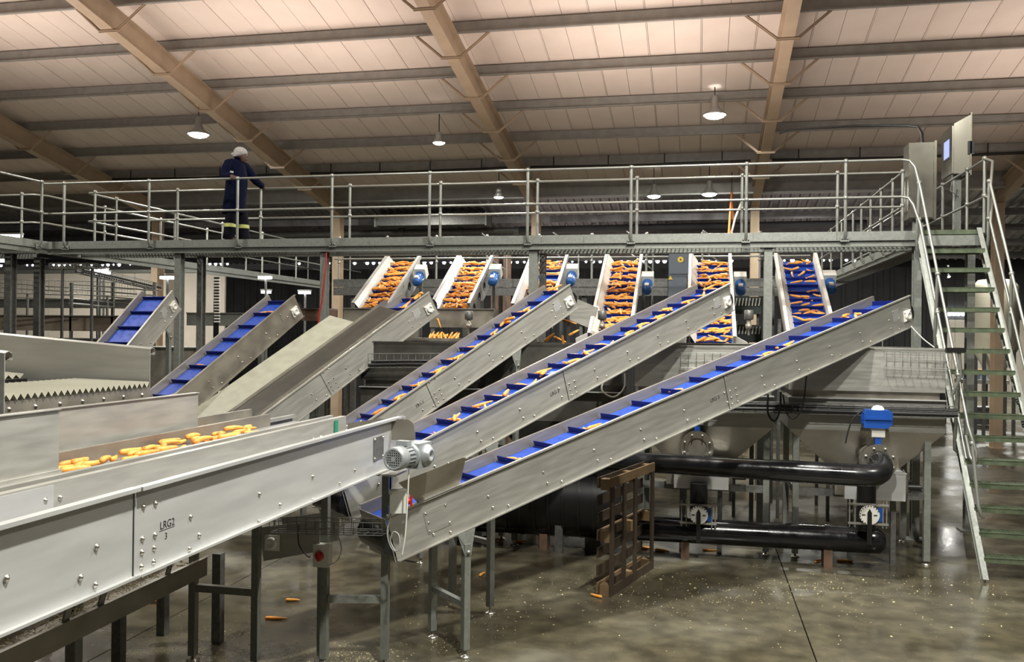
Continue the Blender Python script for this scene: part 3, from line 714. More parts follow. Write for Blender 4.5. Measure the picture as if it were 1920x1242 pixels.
def switch_box(label, p, red=True, yaw_=0.0, w_=.105, h=.17):
    mx = T4(*p) @ RZm(yaw_)
    t = thing('isolator_switch', label, 'switch', mx=mx)
    MB().box(-w_/2, w_/2, -.075, 0, -h/2, h/2).box(-w_/2-.004, w_/2+.004, -.055, -.045, -h/2-.004, h/2+.004).build('enclosure', SWB, t, False)
    return t
# ------------------------------------------------------------------ discharge belt in front (LRG2)
XN, XF, ZT, ZB = -2.5, -2.90, 2.085, 1.675
YE = atX(746, 798, XN).y
t = thing('discharge_conveyor', 'long pale belt conveyor in front at the left, marked LRG2 over 3 in black', 'conveyor', (XN-.25, 6.9, 0))
YS = atX(251, 1000, XN).y
def ysec(y0, y1, dx, nm, zt=ZT):
    b = MB(); x = XN+dx
    b.box(x-.004, x, y0, y1, ZB, zt-.004).box(x-.004, x+.042, y0, y1, zt-.004, zt).box(x+.037, x+.042, y0, y1, zt-.018, zt-.004)
    b.box(x, x+.040, y0, y1, ZB, ZB+.004).box(x+.036, x+.040, y0, y1, ZB+.004, ZB+.012)
    return b.build(nm, STEELW, t)
ysec(1.0, YS-.003, -.004, 'near_side_plate'); ysec(YS+.19, YE, 0, 'near_side_plate', ZT)
spl = ysec(YS+.002, YS+.188, .002, 'splice_plate')
MB().box(XN-.012, XN-.006, YS-.01, YS+.01, ZB, ZT-.02).build('plate_joint', BLK, t)
b = MB().box(XF, XF+.004, 1.0, 6.95, ZB, ZT+.0).box(XF-.04, XF+.004, 1.0, 6.95, ZT, ZT+.006).build('far_side_plate', STEEL, t)
MB().box(XF+.006, XN-.008, 1.0, 6.85, 1.90, 1.912).box(XF+.006, XN-.008, 1.0, 6.85, 1.72, 1.73).build('belt', mat('grey_belt', (.22, .22, .23), .5), t)
MB().tube([(XF+.01, 6.86, 1.815), (XN-.01, 6.86, 1.815)], .085, 14).build('end_roller', BLK, t)
MB().tube([(XF+.01, 1.1, 1.815), (XN-.01, 1.1, 1.815)], .085, 14).build('end_roller', BLK, t)
BIG = bolt_mesh('bolt', .0095, STEELP)
for i, (px, py) in enumerate(((181, 1026), (151, 1083), (179, 1097), (357, 970), (373, 1004), (355, 1030), (486, 927), (525, 947), (485, 978), (586, 894), (586, 938), (637, 907), (665, 882), (664, 908), (12, 1085))):
    p = atX(px, py, XN)
    put('bolt', BIG, t, W[t.name].inverted() @ T4(XN+.0006, p.y, p.z) @ zto((1, 0, 0)))
for px, py in ((268, 951), (290.5, 945), (266, 1011), (289.5, 1004), (265, 1036), (288, 1028), (264, 1063), (287, 1054)):
    p = atX(px, py, XN)
    put('bolt', BIG, spl, W[spl.name].inverted() @ T4(XN+.0026, p.y, p.z) @ zto((1, 0, 0)))
p = atX(313.5, 989, XN)
text('LRG2', .052, INK, t, T4(XN+.0009, p.y, p.z) @ RZm(PI/2) @ RX(PI/2), 'marker_lettering')
MB().box(XN+.0004, XN+.001, p.y-.065, p.y+.062, p.z-.009, p.z-.006).build('marker_underline', INK, t)
text('3', .045, INK, t, T4(XN+.0009, p.y-.01, p.z-.055) @ RZm(PI/2) @ RX(PI/2), 'marker_lettering')
for px, py in ((85, 939), (113, 934), (588, 824), (601, 820)):
    p = atX(px, py, XF+.005); put('bolt', BIG, t, W[t.name].inverted() @ T4(XF+.0045, p.y, p.z) @ zto((1, 0, 0)))
p = atX(100, 930, XF+.005); MB().box(XF+.0042, XF+.007, 1.0, p.y, 1.92, ZT-.004).build('lap_plate', STEELW, t)
a, b_ = atX(587, 827, XF), atX(602, 823, XF)
MB().tube([(XF+.004, a.y, a.z+.02), (XF+.03, a.y, a.z), (XF+.03, b_.y, b_.z), (XF+.004, b_.y, b_.z+.02)], .005, 6).build('handle', STEELP, t)
# end hood, green strip, rail end block, name plate
p0, p1 = atY(652, 794, 6.97), atY(779, 823, 6.97)
z0, x1 = 1.90, p1.x
zt = atY(767, 787, 6.97).z
MB().poly([(p0.x, 6.97, z0), (x1, 6.97, z0), (x1-.005, 6.97, zt-.10), (x1-.02, 6.97, zt-.03), (x1-.06, 6.97, zt), (p0.x+.28, 6.97, zt), (p0.x, 6.97, p0.z)], (0, .005, 0)).build('end_hood', STEELD, t)
MB().box(XF+.008, XF+.016, 6.70, 6.76, 1.92, ZT-.01).build('green_strip', GRN, t)
a = atX(749, 800, XN)
MB().box(XN-.03, XN+.045, YE+.004, YE+.20, ZT-.165, ZT-.16).box(XN-.03, XN+.045, YE+.004, YE+.012, ZT-.16, ZT+.008).box(XN-.03, XN+.0, YE+.012, YE+.20, ZT-.16, ZT-.02).build('rail_end_bracket', STEEL, t)
q0, q1 = atX(700, 822, XN), atX(718, 858, XN)
npl = MB().box(XN+.0008, XN+.006, q0.y, q1.y, q1.z, q0.z).build('name_plate', GALVD, t)
for y in (q0.y+.02, q1.y-.02):
    for z in (q0.z-.015, q1.z+.015): put('bolt', BIG, npl, W[npl.name].inverted() @ T4(XN+.006, y, z) @ zto((1, 0, 0)))
MB().box(XN-.05, XN+.16, 6.62, 7.16, ZB-.02, ZB-.005).build('motor_shelf', STEEL, t)
mp = atD(737, 862, 6.75)
motor('gear_motor', 'grey geared motor with round fan grille on the end of the front conveyor', T4(mp.x, mp.y, mp.z) @ RZm(math.radians(-10)), .093, .30)
def leg_tube(t, x, y, z1, w_=.06, name='leg', m=GALV):
    lg = MB().box(x-w_/2, x+w_/2, y-w_/2, y+w_/2, .05, z1).build(name, m, t)
    MB().lathe([(.055, 0), (.055, .012), (.02, .02), (.012, .05)], (x, y, 0), n=10).build('foot', STEELP, lg)
    return lg
leg_tube(t, -2.56, 7.03, ZB-.03); leg_tube(t, -3.06, 6.93, ZB-.03); MB().box(-3.1, -2.53, 6.9, 6.96, ZB-.05, ZB-.01).build('head_tube', GALV, t)
MB().bar((-2.59, 7.03, .55), (-3.03, 6.93, .55), .05, .06).build('cross_tube', GALV, t)
g = MB().poly([(-2.53, 7.03, ZB-.02), (-2.53, 7.13, ZB-.02), (-2.53, 7.06, ZB-.25), (-2.53, 7.02, ZB-.25)], (-.008, 0, 0)).build('gusset', STEEL, t)
leg_tube(t, -2.56, 1.3, ZB); leg_tube(t, -3.0, 1.3, ZB)
# isolator switches and their cables
p = atY(742, 941, 6.74)
s1 = switch_box('pale grey isolator switch with red handle on yellow plate, below the motor', (p.x, 6.80, p.z), yaw_=math.radians(18), w_=.13, h=.185)
MB().box(-.08, .0, .0, .17, -.04, .04).build('mounting_bracket', GALV, s1, False)
MB().box(.067, .075, -.07, -.005, -.05, .045).build('yellow_plate', YEL, s1, False)
MB().lathe([(.026, 0), (.026, .02), (.02, .028), (0, .03)], (.075, -.036, 0), (1, 0, 0), 12).box(.095, .115, -.046, -.026, -.045, .045).build('red_handle', RED, s1, False)
p = atY(600, 1044, 6.80)
s2 = switch_box('pale isolator switch with dark red knob on the leg left of the grey one', (p.x, 6.89, p.z), w_=.14, h=.19)
MB().lathe([(.04, 0), (.04, .012), (.032, .02), (0, .022)], (-.01, -.076, 0), (0, -1, 0), 16).box(-.018, -.002, -.115, -.096, -.035, .035).build('red_handle', RED, s2, False)
def cable(label, pts, r=.006, m=CABG, name='cable'):
    t = thing(name, label, 'cable', pts[0])
    # smooth the polyline
    P = [V(p) for p in pts]; out = []
    for i in range(len(P)-1):
        a, b_, c_, d = P[max(i-1, 0)], P[i], P[i+1], P[min(i+2, len(P)-1)]
        for k in range(5):
            u = k/5
            out.append(.5*((2*b_)+(c_-a)*u+(2*a-5*b_+4*c_-d)*u*u+(3*b_-a-3*c_+d)*u**3))
    out.append(P[-1])
    MB().tube(out, r, 6).build('cable_run', m, t); return t
def pxy(Y, *pp): return [atY(x, y, Y) for x, y in pp]
cable('white cable hanging from the motor past the red handled switch', pxy(6.62, (767, 880), (764, 940), (760, 1000), (754, 1040)), .006, WHITE)
cable('grey cable looping below the red handled switch', pxy(6.72, (733, 962), (726, 1000), (735, 1030), (748, 1030), (748, 1005), (738, 998), (732, 1015), (742, 1036)), .006, CABG)
cable('grey cable looping beside the dark red knob switch', pxy(6.76, (612, 1010), (632, 1005), (640, 1030), (632, 1052), (616, 1060)), .005, CABG)
cable('dark cable curving from the basket tray to the dark red knob switch', pxy(6.76, (560, 985), (560, 1020), (575, 1042), (582, 1045)), .006, CABLE)
def basket(label, p, q, wd, ht, step=.09, side=V((0, 1, 0)), m=GALVD, cables=0, r=.003):
    p, q = V(p), V(q); d = (q-p); L = d.length; d.normalize()
    t = thing('cable_basket', label, 'cable tray', p)
    b = MB()
    for o in (V((0, 0, 0)), V((0, 0, ht*.5)), V((0, 0, ht)), side*wd, side*wd+V((0, 0, ht)), side*wd*.5): b.tube([p+o, q+o], r, 4, False)
    n = int(L/step)
    if p.y > 14:
        for k in (.2, .8):
            a = p+d*(L*k)+side*wd*.5; MB().box(a.x-.02, a.x+.02, a.y-.02, a.y+.02, 0, a.z).build('stand', GALVD, t)
    for i in range(n+1):
        a = p+d*(L*i/n)
        b.tube([a+V((0, 0, ht)), a, a+side*wd, a+side*wd+V((0, 0, ht))], r*.85, 4, False)
    stuff(b.build('wire_mesh', m, t))
    for k in range(cables):
        o = side*wd*(.12+.76*k/max(1, cables-1))+V((0, 0, .035+.045*(k % 2)))
        MB().tube([p+o, p.lerp(q, .35)+o+V((0, 0, .012)), p.lerp(q, .7)+o, q+o], .026, 6).build('cable', CABLE, t)
    return t
a, b_ = atY(505, 1000, 6.62), atY(716, 1005, 6.62)
basket('wire basket tray with stray scraps under the front conveyor', a, b_, .16, .10, .08, r=.0035)
# tail of the cross conveyor under the front belt
p = atD(511, 1018, 7.35)
t = thing('cross_conveyor_tail', 'tail end of a small cross conveyor with a flange bearing, under the front conveyor', 'conveyor', (p.x, p.y, 0))
MB().poly([p+V((-.12, 0, .12)), p+V((.40, .05, .20)), p+V((.40, .05, -.06)), p+V((-.08, 0, -.16))], (0, .006, 0)).build('side_plate', STEEL, t)
MB().poly([p+V((-.12, .40, .12)), p+V((.40, .45, .20)), p+V((.40, .45, -.06)), p+V((-.08, .40, -.16))], (0, .006, 0)).build('side_plate', STEEL, t)
MB().tube([p+V((0, .01, 0)), p+V((0, .395, 0))], .06, 12).build('end_roller', BLK, t)
MB().obox(p, X3, Y3, Z3, -.065, .065, -.014, -.001, -.065, .065).lathe([(.05, 0), (.05, .02), (.03, .03), (.028, .012), (0, .012)], p+V((0, -.014, 0)), (0, -1, 0), 16).build('flange_bearing', WHITE, t)
leg_tube(t, p.x+.35, p.y+.2, p.z-.1, .05)
# ------------------------------------------------------------------ collecting troughs behind the front conveyor
def trough(label, xn, xf, zr, zf_, y0, yn, yf, legs, m=STEEL):
    t = thing('collecting_trough', label, 'trough', ((xn+xf)/2, yn, 0))
    MB().box(xn-.004, xn, y0, yn, zr-.33, zr-.004).box(xn-.004, xn+.035, y0, yn, zr-.004, zr).box(xn+.031, xn+.035, y0, yn, zr-.03, zr-.004).build('near_side_plate', m, t)
    MB().box(xf, xf+.004, y0, yf, zr-.33, zf_-.004).box(xf-.03, xf+.004, y0, yf, zf_-.004, zf_).build('far_side_plate', STEELD, t)
    MB().box(xf+.006, xn-.006, y0, yn+.1, zr-.085, zr-.075).build('belt', bpy.data.materials['grey_belt'], t)
    MB().tube([(xf+.01, yn+.05, zr-.16), (xn-.01, yn+.05, zr-.16)], .075, 12).build('end_roller', BLK, t)
    for x, y in legs: leg_tube(t, x, y, zr-.34)
    return t
yn2, yf2 = atX(618, 797, -3.12).y, atX(506, 795, -3.52).y
trough('collecting trough full of carrots right behind the front conveyor', -3.12, -3.52, 2.075, 2.10, 1.0, yn2, yf2, ((-3.59, 6.74), (-3.3, 1.4)))
yn3, yf3 = atX(549, 781, -3.72).y, atX(472, 775, -4.12).y
trough('second collecting trough, further back below the pale cover sheet', -3.72, -4.12, 2.02, 2.06, 3.0, yn3, yf3, ((-4.16, 6.73), (-3.92, 3.3)))
MB().bar((-4.13, 6.735, .62), (-3.62, 6.735, .62), .05, .06).build('cross_tube', GALV, bpy.data.objects['collecting_trough.001'])
for i in range(46):
    y = 3.75+i*.055+R.uniform(-.02, .02)
    mx = T4(-3.38+R.uniform(-.08, .14), y, 2.030+R.uniform(0, .03)) @ RZm(PI/2+R.uniform(-.5, .5)) @ RX(R.uniform(0, 6))
    carrot(mx, 'orange carrot in the layer along the trough behind the front conveyor', 'carrots in the nearer trough')
for i in range(10):
    y = 5.9+i*.11
    mx = T4(-3.98+R.uniform(-.05, .1), y, 1.965+R.uniform(0, .015)) @ RZm(PI/2+R.uniform(-.7, .7)) @ RX(R.uniform(0, 6))
    carrot(mx, 'orange carrot in the trough below the pale cover sheet', 'carrots in the farther trough')
p = atX(590, 797, -3.25)
motor('gear_motor', 'pale geared motor lying on top at the end of the trough behind the front conveyor', T4(p.x-.15, p.y+.15, p.z-.10) @ RZm(math.radians(-75)), .075, .26)
p2 = bpy.data.objects['gear_motor.001'].matrix_basis.translation
# guard panels
def guard(label, X, pl, pr, m=STEELW, y0=None):
    a, b_ = atX(*pl, X), atX(*pr, X)
    ya = y0 if y0 else a.y
    t = thing('splash_guard', label, 'panel', (X, (ya+b_.y)/2, b_.z))
    MB().box(X-.004, X, ya, b_.y, b_.z, a.z).build('sheet', m, t)
    MB().box(X-.03, X+.012, ya, b_.y, a.z, a.z+.005).build('folded_rim', m, t)
    MB().box(X-.03, X+.02, ya, b_.y, b_.z-.022, b_.z).build('foot_rail', STEEL, t)
    return t
guard('pale steel guard panel at the left edge above the trough', -3.135, (100, 770), (110, 880), STEEL, 1.0)
guard('long pale steel guard panel below the corrugated grader deck', -3.62, (200, 757), (371, 806), STEEL, 2.4)
# ------------------------------------------------------------------ grader with corrugated decks
t = thing('grader', 'vibrating grader with corrugated cream riffle decks between steel side plates, at the left', 'machine', (-4.6, 4.8, 0))
def riffle(xe, ya, yb, z, xl, rise, nm, pitch=.054, hgt=.034):
    n = int((yb-ya)/pitch); b = MB(); top = []; 
    for i in range(n):
        top += [(ya+i*pitch, z), (ya+(i+.5)*pitch, z-hgt)]
    top.append((ya+n*pitch, z))
    vs = []
    for y, zz in top: vs += [(xe, y, zz), (xl, y, zz+rise)]
    k = len(vs)
    vs2 = [(x, y, zz-.006) for x, y, zz in vs]
    m_ = len(top)
    b.add(vs+vs2, [[2*i, 2*i+2, 2*i+3, 2*i+1] for i in range(m_-1)]+[[k+2*i, k+2*i+1, k+2*i+3, k+2*i+2] for i in range(m_-1)]+[[2*i, k+2*i, k+2*i+2, 2*i+2] for i in range(m_-1)])
    return b.build(nm, PLAST, t)
za = atX(280, 716, -3.75).z
Y0d, Y1d = 4.13, 5.52
q = atY(140, 709, 5.5)
riffle(-3.75, Y0d, Y1d, za, q.x, q.z-za, 'riffle_deck')
MB().box(-3.79, -3.77, Y0d, Y1d, za-.14, za-.045).build('deck_end_bar', STEELD, t)
for k in range(7): put('bolt', BIG, t, W[t.name].inverted() @ T4(-3.7698, Y0d+.1+k*.2, za-.09) @ zto((1, 0, 0)))
zb = atX(110, 697, -4.75).z
riffle(-4.75, Y0d, 5.52, zb, -6.6, .13, 'upper_riffle_deck', .07, .03)
MB().box(-4.79, -4.77, Y0d, Y1d, zb-.10, zb-.04).build('deck_end_bar', BLK, t)
def side(yv, px_, top0, slope, zb0, nm, hook):
    x0 = atY(px_, 700, yv).x; z0 = atY(px_, top0, yv).z
    b = MB().poly([(x0, yv, zb0), (x0, yv, z0), (x0-3.2, yv, z0+slope*3.2), (x0-3.2, yv, zb0+.25)], (0, .005, 0))
    b.build(nm, STEEL, t)
    r = MB(); d = V((-3.2, 0, slope*3.2))
    prof = [(0, 0), (.03, .012), (.055, .0), (.06, -.025), (.05, -.04)]
    for i in range(len(prof)-1):
        (a0, c0), (a1, c1) = prof[i], prof[i+1]
        q = [V((x0, yv+a0, z0+c0)), V((x0, yv+a1, z0+c1))]
        r.poly([q[0], q[1], q[1]+d, q[0]+d], (0, 0, .004))
    r.build('rolled_rim', STEEL, t)
side(5.56, 281, 656, .072, 2.19, 'far_side_plate', 1)
side(4.08, 8, 664, .072, 2.15, 'near_side_plate', 1)
for x, y in ((-4.3, 4.2), (-4.3, 5.45), (-6.6, 4.2), (-6.6, 5.45)): leg_tube(t, x, y, 2.2, .08)
# waste trough under the front conveyor
a, b_ = atZ(0, 1222, .90), atZ(388, 1043, .90)
t = thing('waste_trough', 'dark waste trough holding carrot tops under the front conveyor at lower left', 'trough', (b_.x, b_.y, 0))
d = (b_-a).normalized(); a = a-d*1.2; sx = V((-d.y, d.x, 0)); L = (b_-a).length
MB().obox(a, d, sx, Z3, 0, L, -.004, .0, -.16, 0).obox(a, d, sx, Z3, 0, L, .36, .364, -.16, 0).obox(a, d, sx, Z3, 0, L, -.03, 0, 0, .004).build('side_plates', STEELD, t)
MB().obox(a, d, sx, Z3, 0, L, .0, .36, -.10, -.09).build('floor_plate', STEELD, t)
for k in (1.75, 2.1, 2.9):
    q = a+d*k; MB().bar(q+V((0, 0, -.01)), q+sx*-.12+V((0, 0, .42)), .06, .012).build('hanger_strap', GALV, t)
for px, py in ((222, 1262), (305, 1190), (408, 1205)):
    q = atZ(px, py, 0); MB().box(q.x-.04, q.x+.04, q.y-.04, q.y+.04, 0, .80).build('leg', GALVD, t)
b = MB(); rr = random.Random(3)
for i in range(420):
    q = a+d*rr.uniform(.6, L-.05)+sx*rr.uniform(.03, .34)+V((0, 0, -.085+rr.uniform(0, .06)))
    v = V((rr.uniform(-1, 1), rr.uniform(-1, 1), rr.uniform(-.3, .5)))*.06
    b.tube([q, q+v*.5+V((0, 0, .01)), q+v], .003, 3, False)
o = b.build('vegetable_scraps', CHIP); tag(o, 'tangle of yellowish carrot tops lying in the dark waste trough', 'scraps', kind='stuff')
# ------------------------------------------------------------------ rear elevators, climbing away from the hoppers
s30, c30 = math.sin(math.radians(30)), math.cos(math.radians(30))
def elevator(label, short, xl, xr, yb, nrow, dens, side_m, holes=False, flare=False, ztop=4.06, ytop=15.55, mot=BLUEM):
    e = V((0, c30, s30)); c = V((-1, 0, 0)); n = V((0, -s30, c30))
    L = (ytop-yb)/c30
    O = V((xr, yb, ztop-(ytop-yb)*s30/c30))
    F = frame(O, e, c, n); w_ = xr-xl
    t = thing('rear_elevator', label, 'conveyor', mx=F)
    for c0, nm in ((-.05, 'right_side_plate'), (w_, 'left_side_plate')):
        b = MB().box(0, L+.06, c0+(.045 if c0 < 0 else 0), c0+(.05 if c0 < 0 else .005), -.30, .17)
        b.box(0, L+.06, c0, c0+.05, .17, .176)
        b.box(0, L+.06, c0+(.0 if c0 < 0 else .045), c0+(.005 if c0 < 0 else .05), .10, .17)
        pl_ = b.build(nm, side_m, t, False)
        if holes and c0 < 0:
            for s in (.35, .75, 1.15):
                MB().lathe([(0, 0), (.075, 0), (.075, .003)], (s, c0-.002+.045, -.10), (0, -1, 0), 16).build('round_hole', BLK, pl_, False)
    MB().box(0, L, .005, w_-.005, -.012, 0).box(0, L, .005, w_-.005, -.14, -.13).build('belt', BELT, t, False)
    MB().tube([(L, .01, -.07), (L, w_-.01, -.07)], .068, 12).build('end_roller', BELT, t, False)
    MB().tube([(0.03, .01, -.07), (0.03, w_-.01, -.07)], .068, 12).build('end_roller', BELT, t, False)
    cm = MB().box(-.004, .004, .02, w_-.02, 0, .05).mesh('cleat', CLEAT)
    sp = L/nrow
    for i in range(nrow): put('cleat', cm, t, T4(.05+sp*i, 0, 0))
    MB().poly([V((0, w_-.10, .012)), V((L+.04, w_-.10, .012)), V((L+.04, w_-.006, .168)), V((0, w_-.006, .168))], (0, 0, .004)).build('side_liner', WHITE if side_m is WHITE else STEELW, t, False)
    if flare:
        for c0 in (-.05, w_+.0):
            sg = -1 if c0 < 0 else 1
            q = V((0, c0 if c0 < 0 else c0+.05, 0))
            MB().poly([V((.0, q.y, -.16)), V((.0, q.y, .17)), V((-.25, q.y+sg*.14, .22)), V((-.25, q.y+sg*.14, -.16))], (0, .005, 0)).build('flared_end', side_m, t, False)
    # motor on the right
    mm = F @ T4(L*.66, -.17, .02)
    p = mm.translation
    tm = thing('elevator_motor', 'blue drive motor on the right side of ' + short, 'motor', mx=T4(p.x, p.y-.12, p.z-.10) @ RX(math.radians(35)))
    MB().lathe([(0, .0), (.05, .0), (.075, .02), (.082, .08), (.082, .16), (.05, .17)], (0, 0, 0), (0, 1, 0), 16).build('fan_cover', mot, tm, False)
    b = MB().lathe([(.07, .16), (.07, .30)], (0, 0, 0), (0, 1, 0), 14)
    for k in range(12):
        a = 2*PI*k/12; d = V((math.cos(a), 0, math.sin(a))); f = V((-d.z, 0, d.x)); b.obox(V((0, 0, 0)), d, f, Y3, .068, .084, -.004, .004, .17, .29)
    b.build('finned_body', mot, tm, False)
    MB().box(-.035, .035, .06, .13, .07, .10).build('terminal_box', WHITE, tm, False)
    MB().box(-.10, .10, .30, .46, -.09, .12).build('gearbox', SWB, tm, False)
    # legs
    for s in (.35*L, .9*L):
        for cc in (-.07, w_+.07):
            q = F @ V((s, cc, -.16)); MB().box(q.x-.025, q.x+.025, q.y-.025, q.y+.025, 0, q.z+.03).build('leg', GALVD, t)
    items = []
    for i in range(nrow):
        for k in range(dens[i % len(dens)]):
            u = (k+.5)/max(1, dens[i % len(dens)])
            cc = w_*(.04+.76*((u+R.uniform(-.06, .06)) % 1.0)); cc = min(max(cc, .08), w_-.14)
            an = PI/2+R.gauss(0, .45)
            if R.random() < .18: an = R.uniform(0, PI)
            items.append((i, k, F @ T4(.05+sp*i+.02+R.uniform(.01, .11), cc, .018+.022*R.randrange(3)) @ RZm(an) @ RY(R.uniform(-.15, .15)) @ RX(R.uniform(0, 6))))
    return t, F, L, w_, items
els = [('leftmost rear elevator heaped with carrots, pale side plates and three round holes', 'the leftmost rear elevator', -5.66, -5.08, 13.95, 9, (20,), STEELW, True, False),
       ('second rear elevator from the left, heaped with carrots between white side plates', 'the second rear elevator from the left', -4.28, -3.70, 13.95, 9, (20,), STEELW, True, False),
       ('rear elevator half hidden by the middle walkway post', 'the rear elevator behind the middle post', -2.92, -2.33, 13.95, 9, (0, 9, 16, 16, 18), STEELW, False, False),
       ('rear elevator right of the middle post, with flared cream sides and rows of carrots', 'the rear elevator right of the middle post', -1.58, -1.02, 13.15, 11, (19,), WHITE, False, True),
       ('rear elevator left of the pale post, its carrots showing above and below the second conveyor', 'the rear elevator left of the pale post', -.13, .48, 13.1, 11, (9, 11, 13, 15, 18, 18, 18, 18, 18, 16, 14), WHITE, False, True),
       ('rightmost rear elevator with an almost bare blue belt and cream sides', 'the rightmost rear elevator', 1.28, 1.87, 13.2, 11, (0, 3, 4, 5, 3, 4, 2, 2, 3, 4, 5), WHITE, False, False)]
REAR = []
for a in els:
    t, F, L, w_, items = elevator(*a); REAR.append((a[1], items))
small = MB()
for short, items in REAR:
    R.shuffle(items)
    keep = 12 if 'rightmost' not in short else 22
    for q, (i, k, mx) in enumerate(items):
        if q < keep:
            carrot(mx, 'orange carrot heaped on ' + short, 'carrots on ' + short)
        else:
            m5 = CAR[R.randrange(5)]; kk = len(small.v)
            small.v += [mx @ v.co for v in m5.vertices]
            for pl_ in m5.polygons: small.f.append([x+kk for x in pl_.vertices]); small.sm.append(True)
o = small.build('heaped_carrots', CARM); tag(o, 'further orange carrots heaped between the others on the rear elevators', 'carrots', kind='stuff')
# ------------------------------------------------------------------ hoppers under the conveyors
def tank(label, x0, x1, xc, legs, m=STEEL, mf=STEELD, y0=11.6, y1=13.05, dz=0.0):
    t = thing('hopper_tank', label, 'hopper', ((x0+x1)/2, (y0+y1)/2, 0))
    def shell(a0, a1, b0, b1, z0, z1, nm, mm):
        b = MB().box(a0, a1, b0, b0+.006, z0, z1).box(a0, a1, b1-.006, b1, z0, z1).box(a0, a0+.006, b0+.006, b1-.006, z0, z1).box(a1-.006, a1, b0+.006, b1-.006, z0, z1)
        return b.build(nm, mm, t)
    shell(x0, x1, y0, y1, 2.13+dz, 2.66+dz, 'upper_wall', m)
    shell(x0-.02, x1+.02, y0-.02, y1+.02, 2.66+dz, 2.672+dz, 'rim', m)
    shell(x0+.05, x1-.05, y0+.06, y1-.06, 2.04+dz, 2.13+dz, 'neck_band', mf)
    MB().box(x0-.01, x1+.01, y0-.05, y0+.07, 2.03+dz, 2.04+dz).build('ledge', STEELW, t)
    shell(x0, x1, y0, y1, 1.635+dz, 2.03+dz, 'lower_wall', m)
    zb = 1.13+dz
    A = [V((x0, y0, 1.635+dz)), V((x1, y0, 1.635+dz)), V((x1, y1, 1.635+dz)), V((x0, y1, 1.635+dz))]
    B = [V((xc-.40, y0+.25, zb)), V((xc+.40, y0+.25, zb)), V((xc+.40, y1-.4, zb)), V((xc-.40, y1-.4, zb))]
    b = MB(); b.add(A+B, [[0, 1, 5, 4], [1, 2, 6, 5], [2, 3, 7, 6], [3, 0, 4, 7], [4, 5, 6, 7]]); b.build('funnel', mf, t)
    for x in legs:
        for y in (y0+.09, y1-.09):
            leg_tube(t, x, y, 1.66+dz if abs(x-x0) > .1 else 1.64+dz, .075)
    MB().bar((legs[0], y0+.09, .84), (legs[1], y0+.09, .84), .05, .09).build('front_beam', GALVD, t)
    MB().bar((legs[0], y1-.09, .84), (legs[1], y1-.09, .84), .05, .09).build('rear_beam', GALVD, t)
    for x in legs: MB().bar((x, y0+.12, .84), (x, y1-.12, .84), .05, .09).build('side_beam', GALVD, t)
    return t
tank('steel hopper tank at the right, beside the staircase', 1.12, 2.95, 2.06, (1.22, 2.77))
tank('steel hopper tank under the longest conveyor, left of the right hand tank', -.82, .93, .02, (-.72, .86))
DARKST = mat('shade_darkened_steel', (.085, .080, .070), .5, .4, .25, 4)  # steel colour lowered so the rear tanks look deep in shade
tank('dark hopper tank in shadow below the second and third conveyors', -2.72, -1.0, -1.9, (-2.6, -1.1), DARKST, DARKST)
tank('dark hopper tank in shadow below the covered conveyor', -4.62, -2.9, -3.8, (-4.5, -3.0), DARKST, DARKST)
def chute(label, x0, x1, z0, z1, y=13.9, m=STEELD):
    t = thing('feed_box', label, 'hopper', ((x0+x1)/2, y, z0))
    MB().box(x0, x1, y-.30, y-.294, z0, z1).box(x0, x0+.006, y-.294, y-.02, z0, z1).box(x1-.006, x1, y-.294, y-.02, z0, z1).build('wall', m, t)
    MB().box(x0-.02, x1+.02, y-.33, y-.3, z1, z1+.01).build('rim', STEEL, t)
    for x in (x0+.04, x1-.04): MB().box(x-.03, x+.03, y-.28, y-.22, 0, z0).build('leg', GALVD, t)
    return t
a, b_ = atY(660, 585, 13.6), atY(745, 640, 13.6); chute('brown steel feed box at the foot of the leftmost rear elevator', a.x-.15, b_.x+.3, b_.z, 3.18)
a, b_ = atY(806, 580, 13.6), atY(925, 615, 13.6); chute('steel feed box at the foot of the second rear elevator from the left', a.x, b_.x, b_.z, a.z)
a, b_ = atY(1375, 645, 13.0), atY(1205, 665, 13.0); chute('pale feed box at the foot of the rear elevator left of the pale post', b_.x, a.x+.3, b_.z, a.z, 13.1, STEEL)
# sloping chute between middle conveyor head and its neighbour
t = thing('side_chute', 'sloping steel chute right of the middle conveyor head', 'chute', atY(1120, 600, 13.4))
P = [atY(1068, 555, 13.5), atY(1122, 578, 13.5), atY(1110, 618, 13.5), atY(1068, 600, 13.5)]
MB().poly(P, (0, .006, 0)).build('side_plate', STEEL, t)
MB().poly([p+V((0, .35, 0)) for p in P], (0, .006, 0)).build('side_plate', STEELD, t)
MB().poly([P[3]+V((0, .006, 0)), P[2]+V((0, .006, 0)), P[2]+V((0, .35, 0)), P[3]+V((0, .35, 0))], (0, 0, .006)).build('floor_plate', STEELD, t)
q = P[3].lerp(P[2], .5); 
for dy in (.05, .3): MB().box(q.x-.025, q.x+.025, q.y+dy-.02, q.y+dy+.02, 0, q.z+.02).build('leg', GALVD, t)
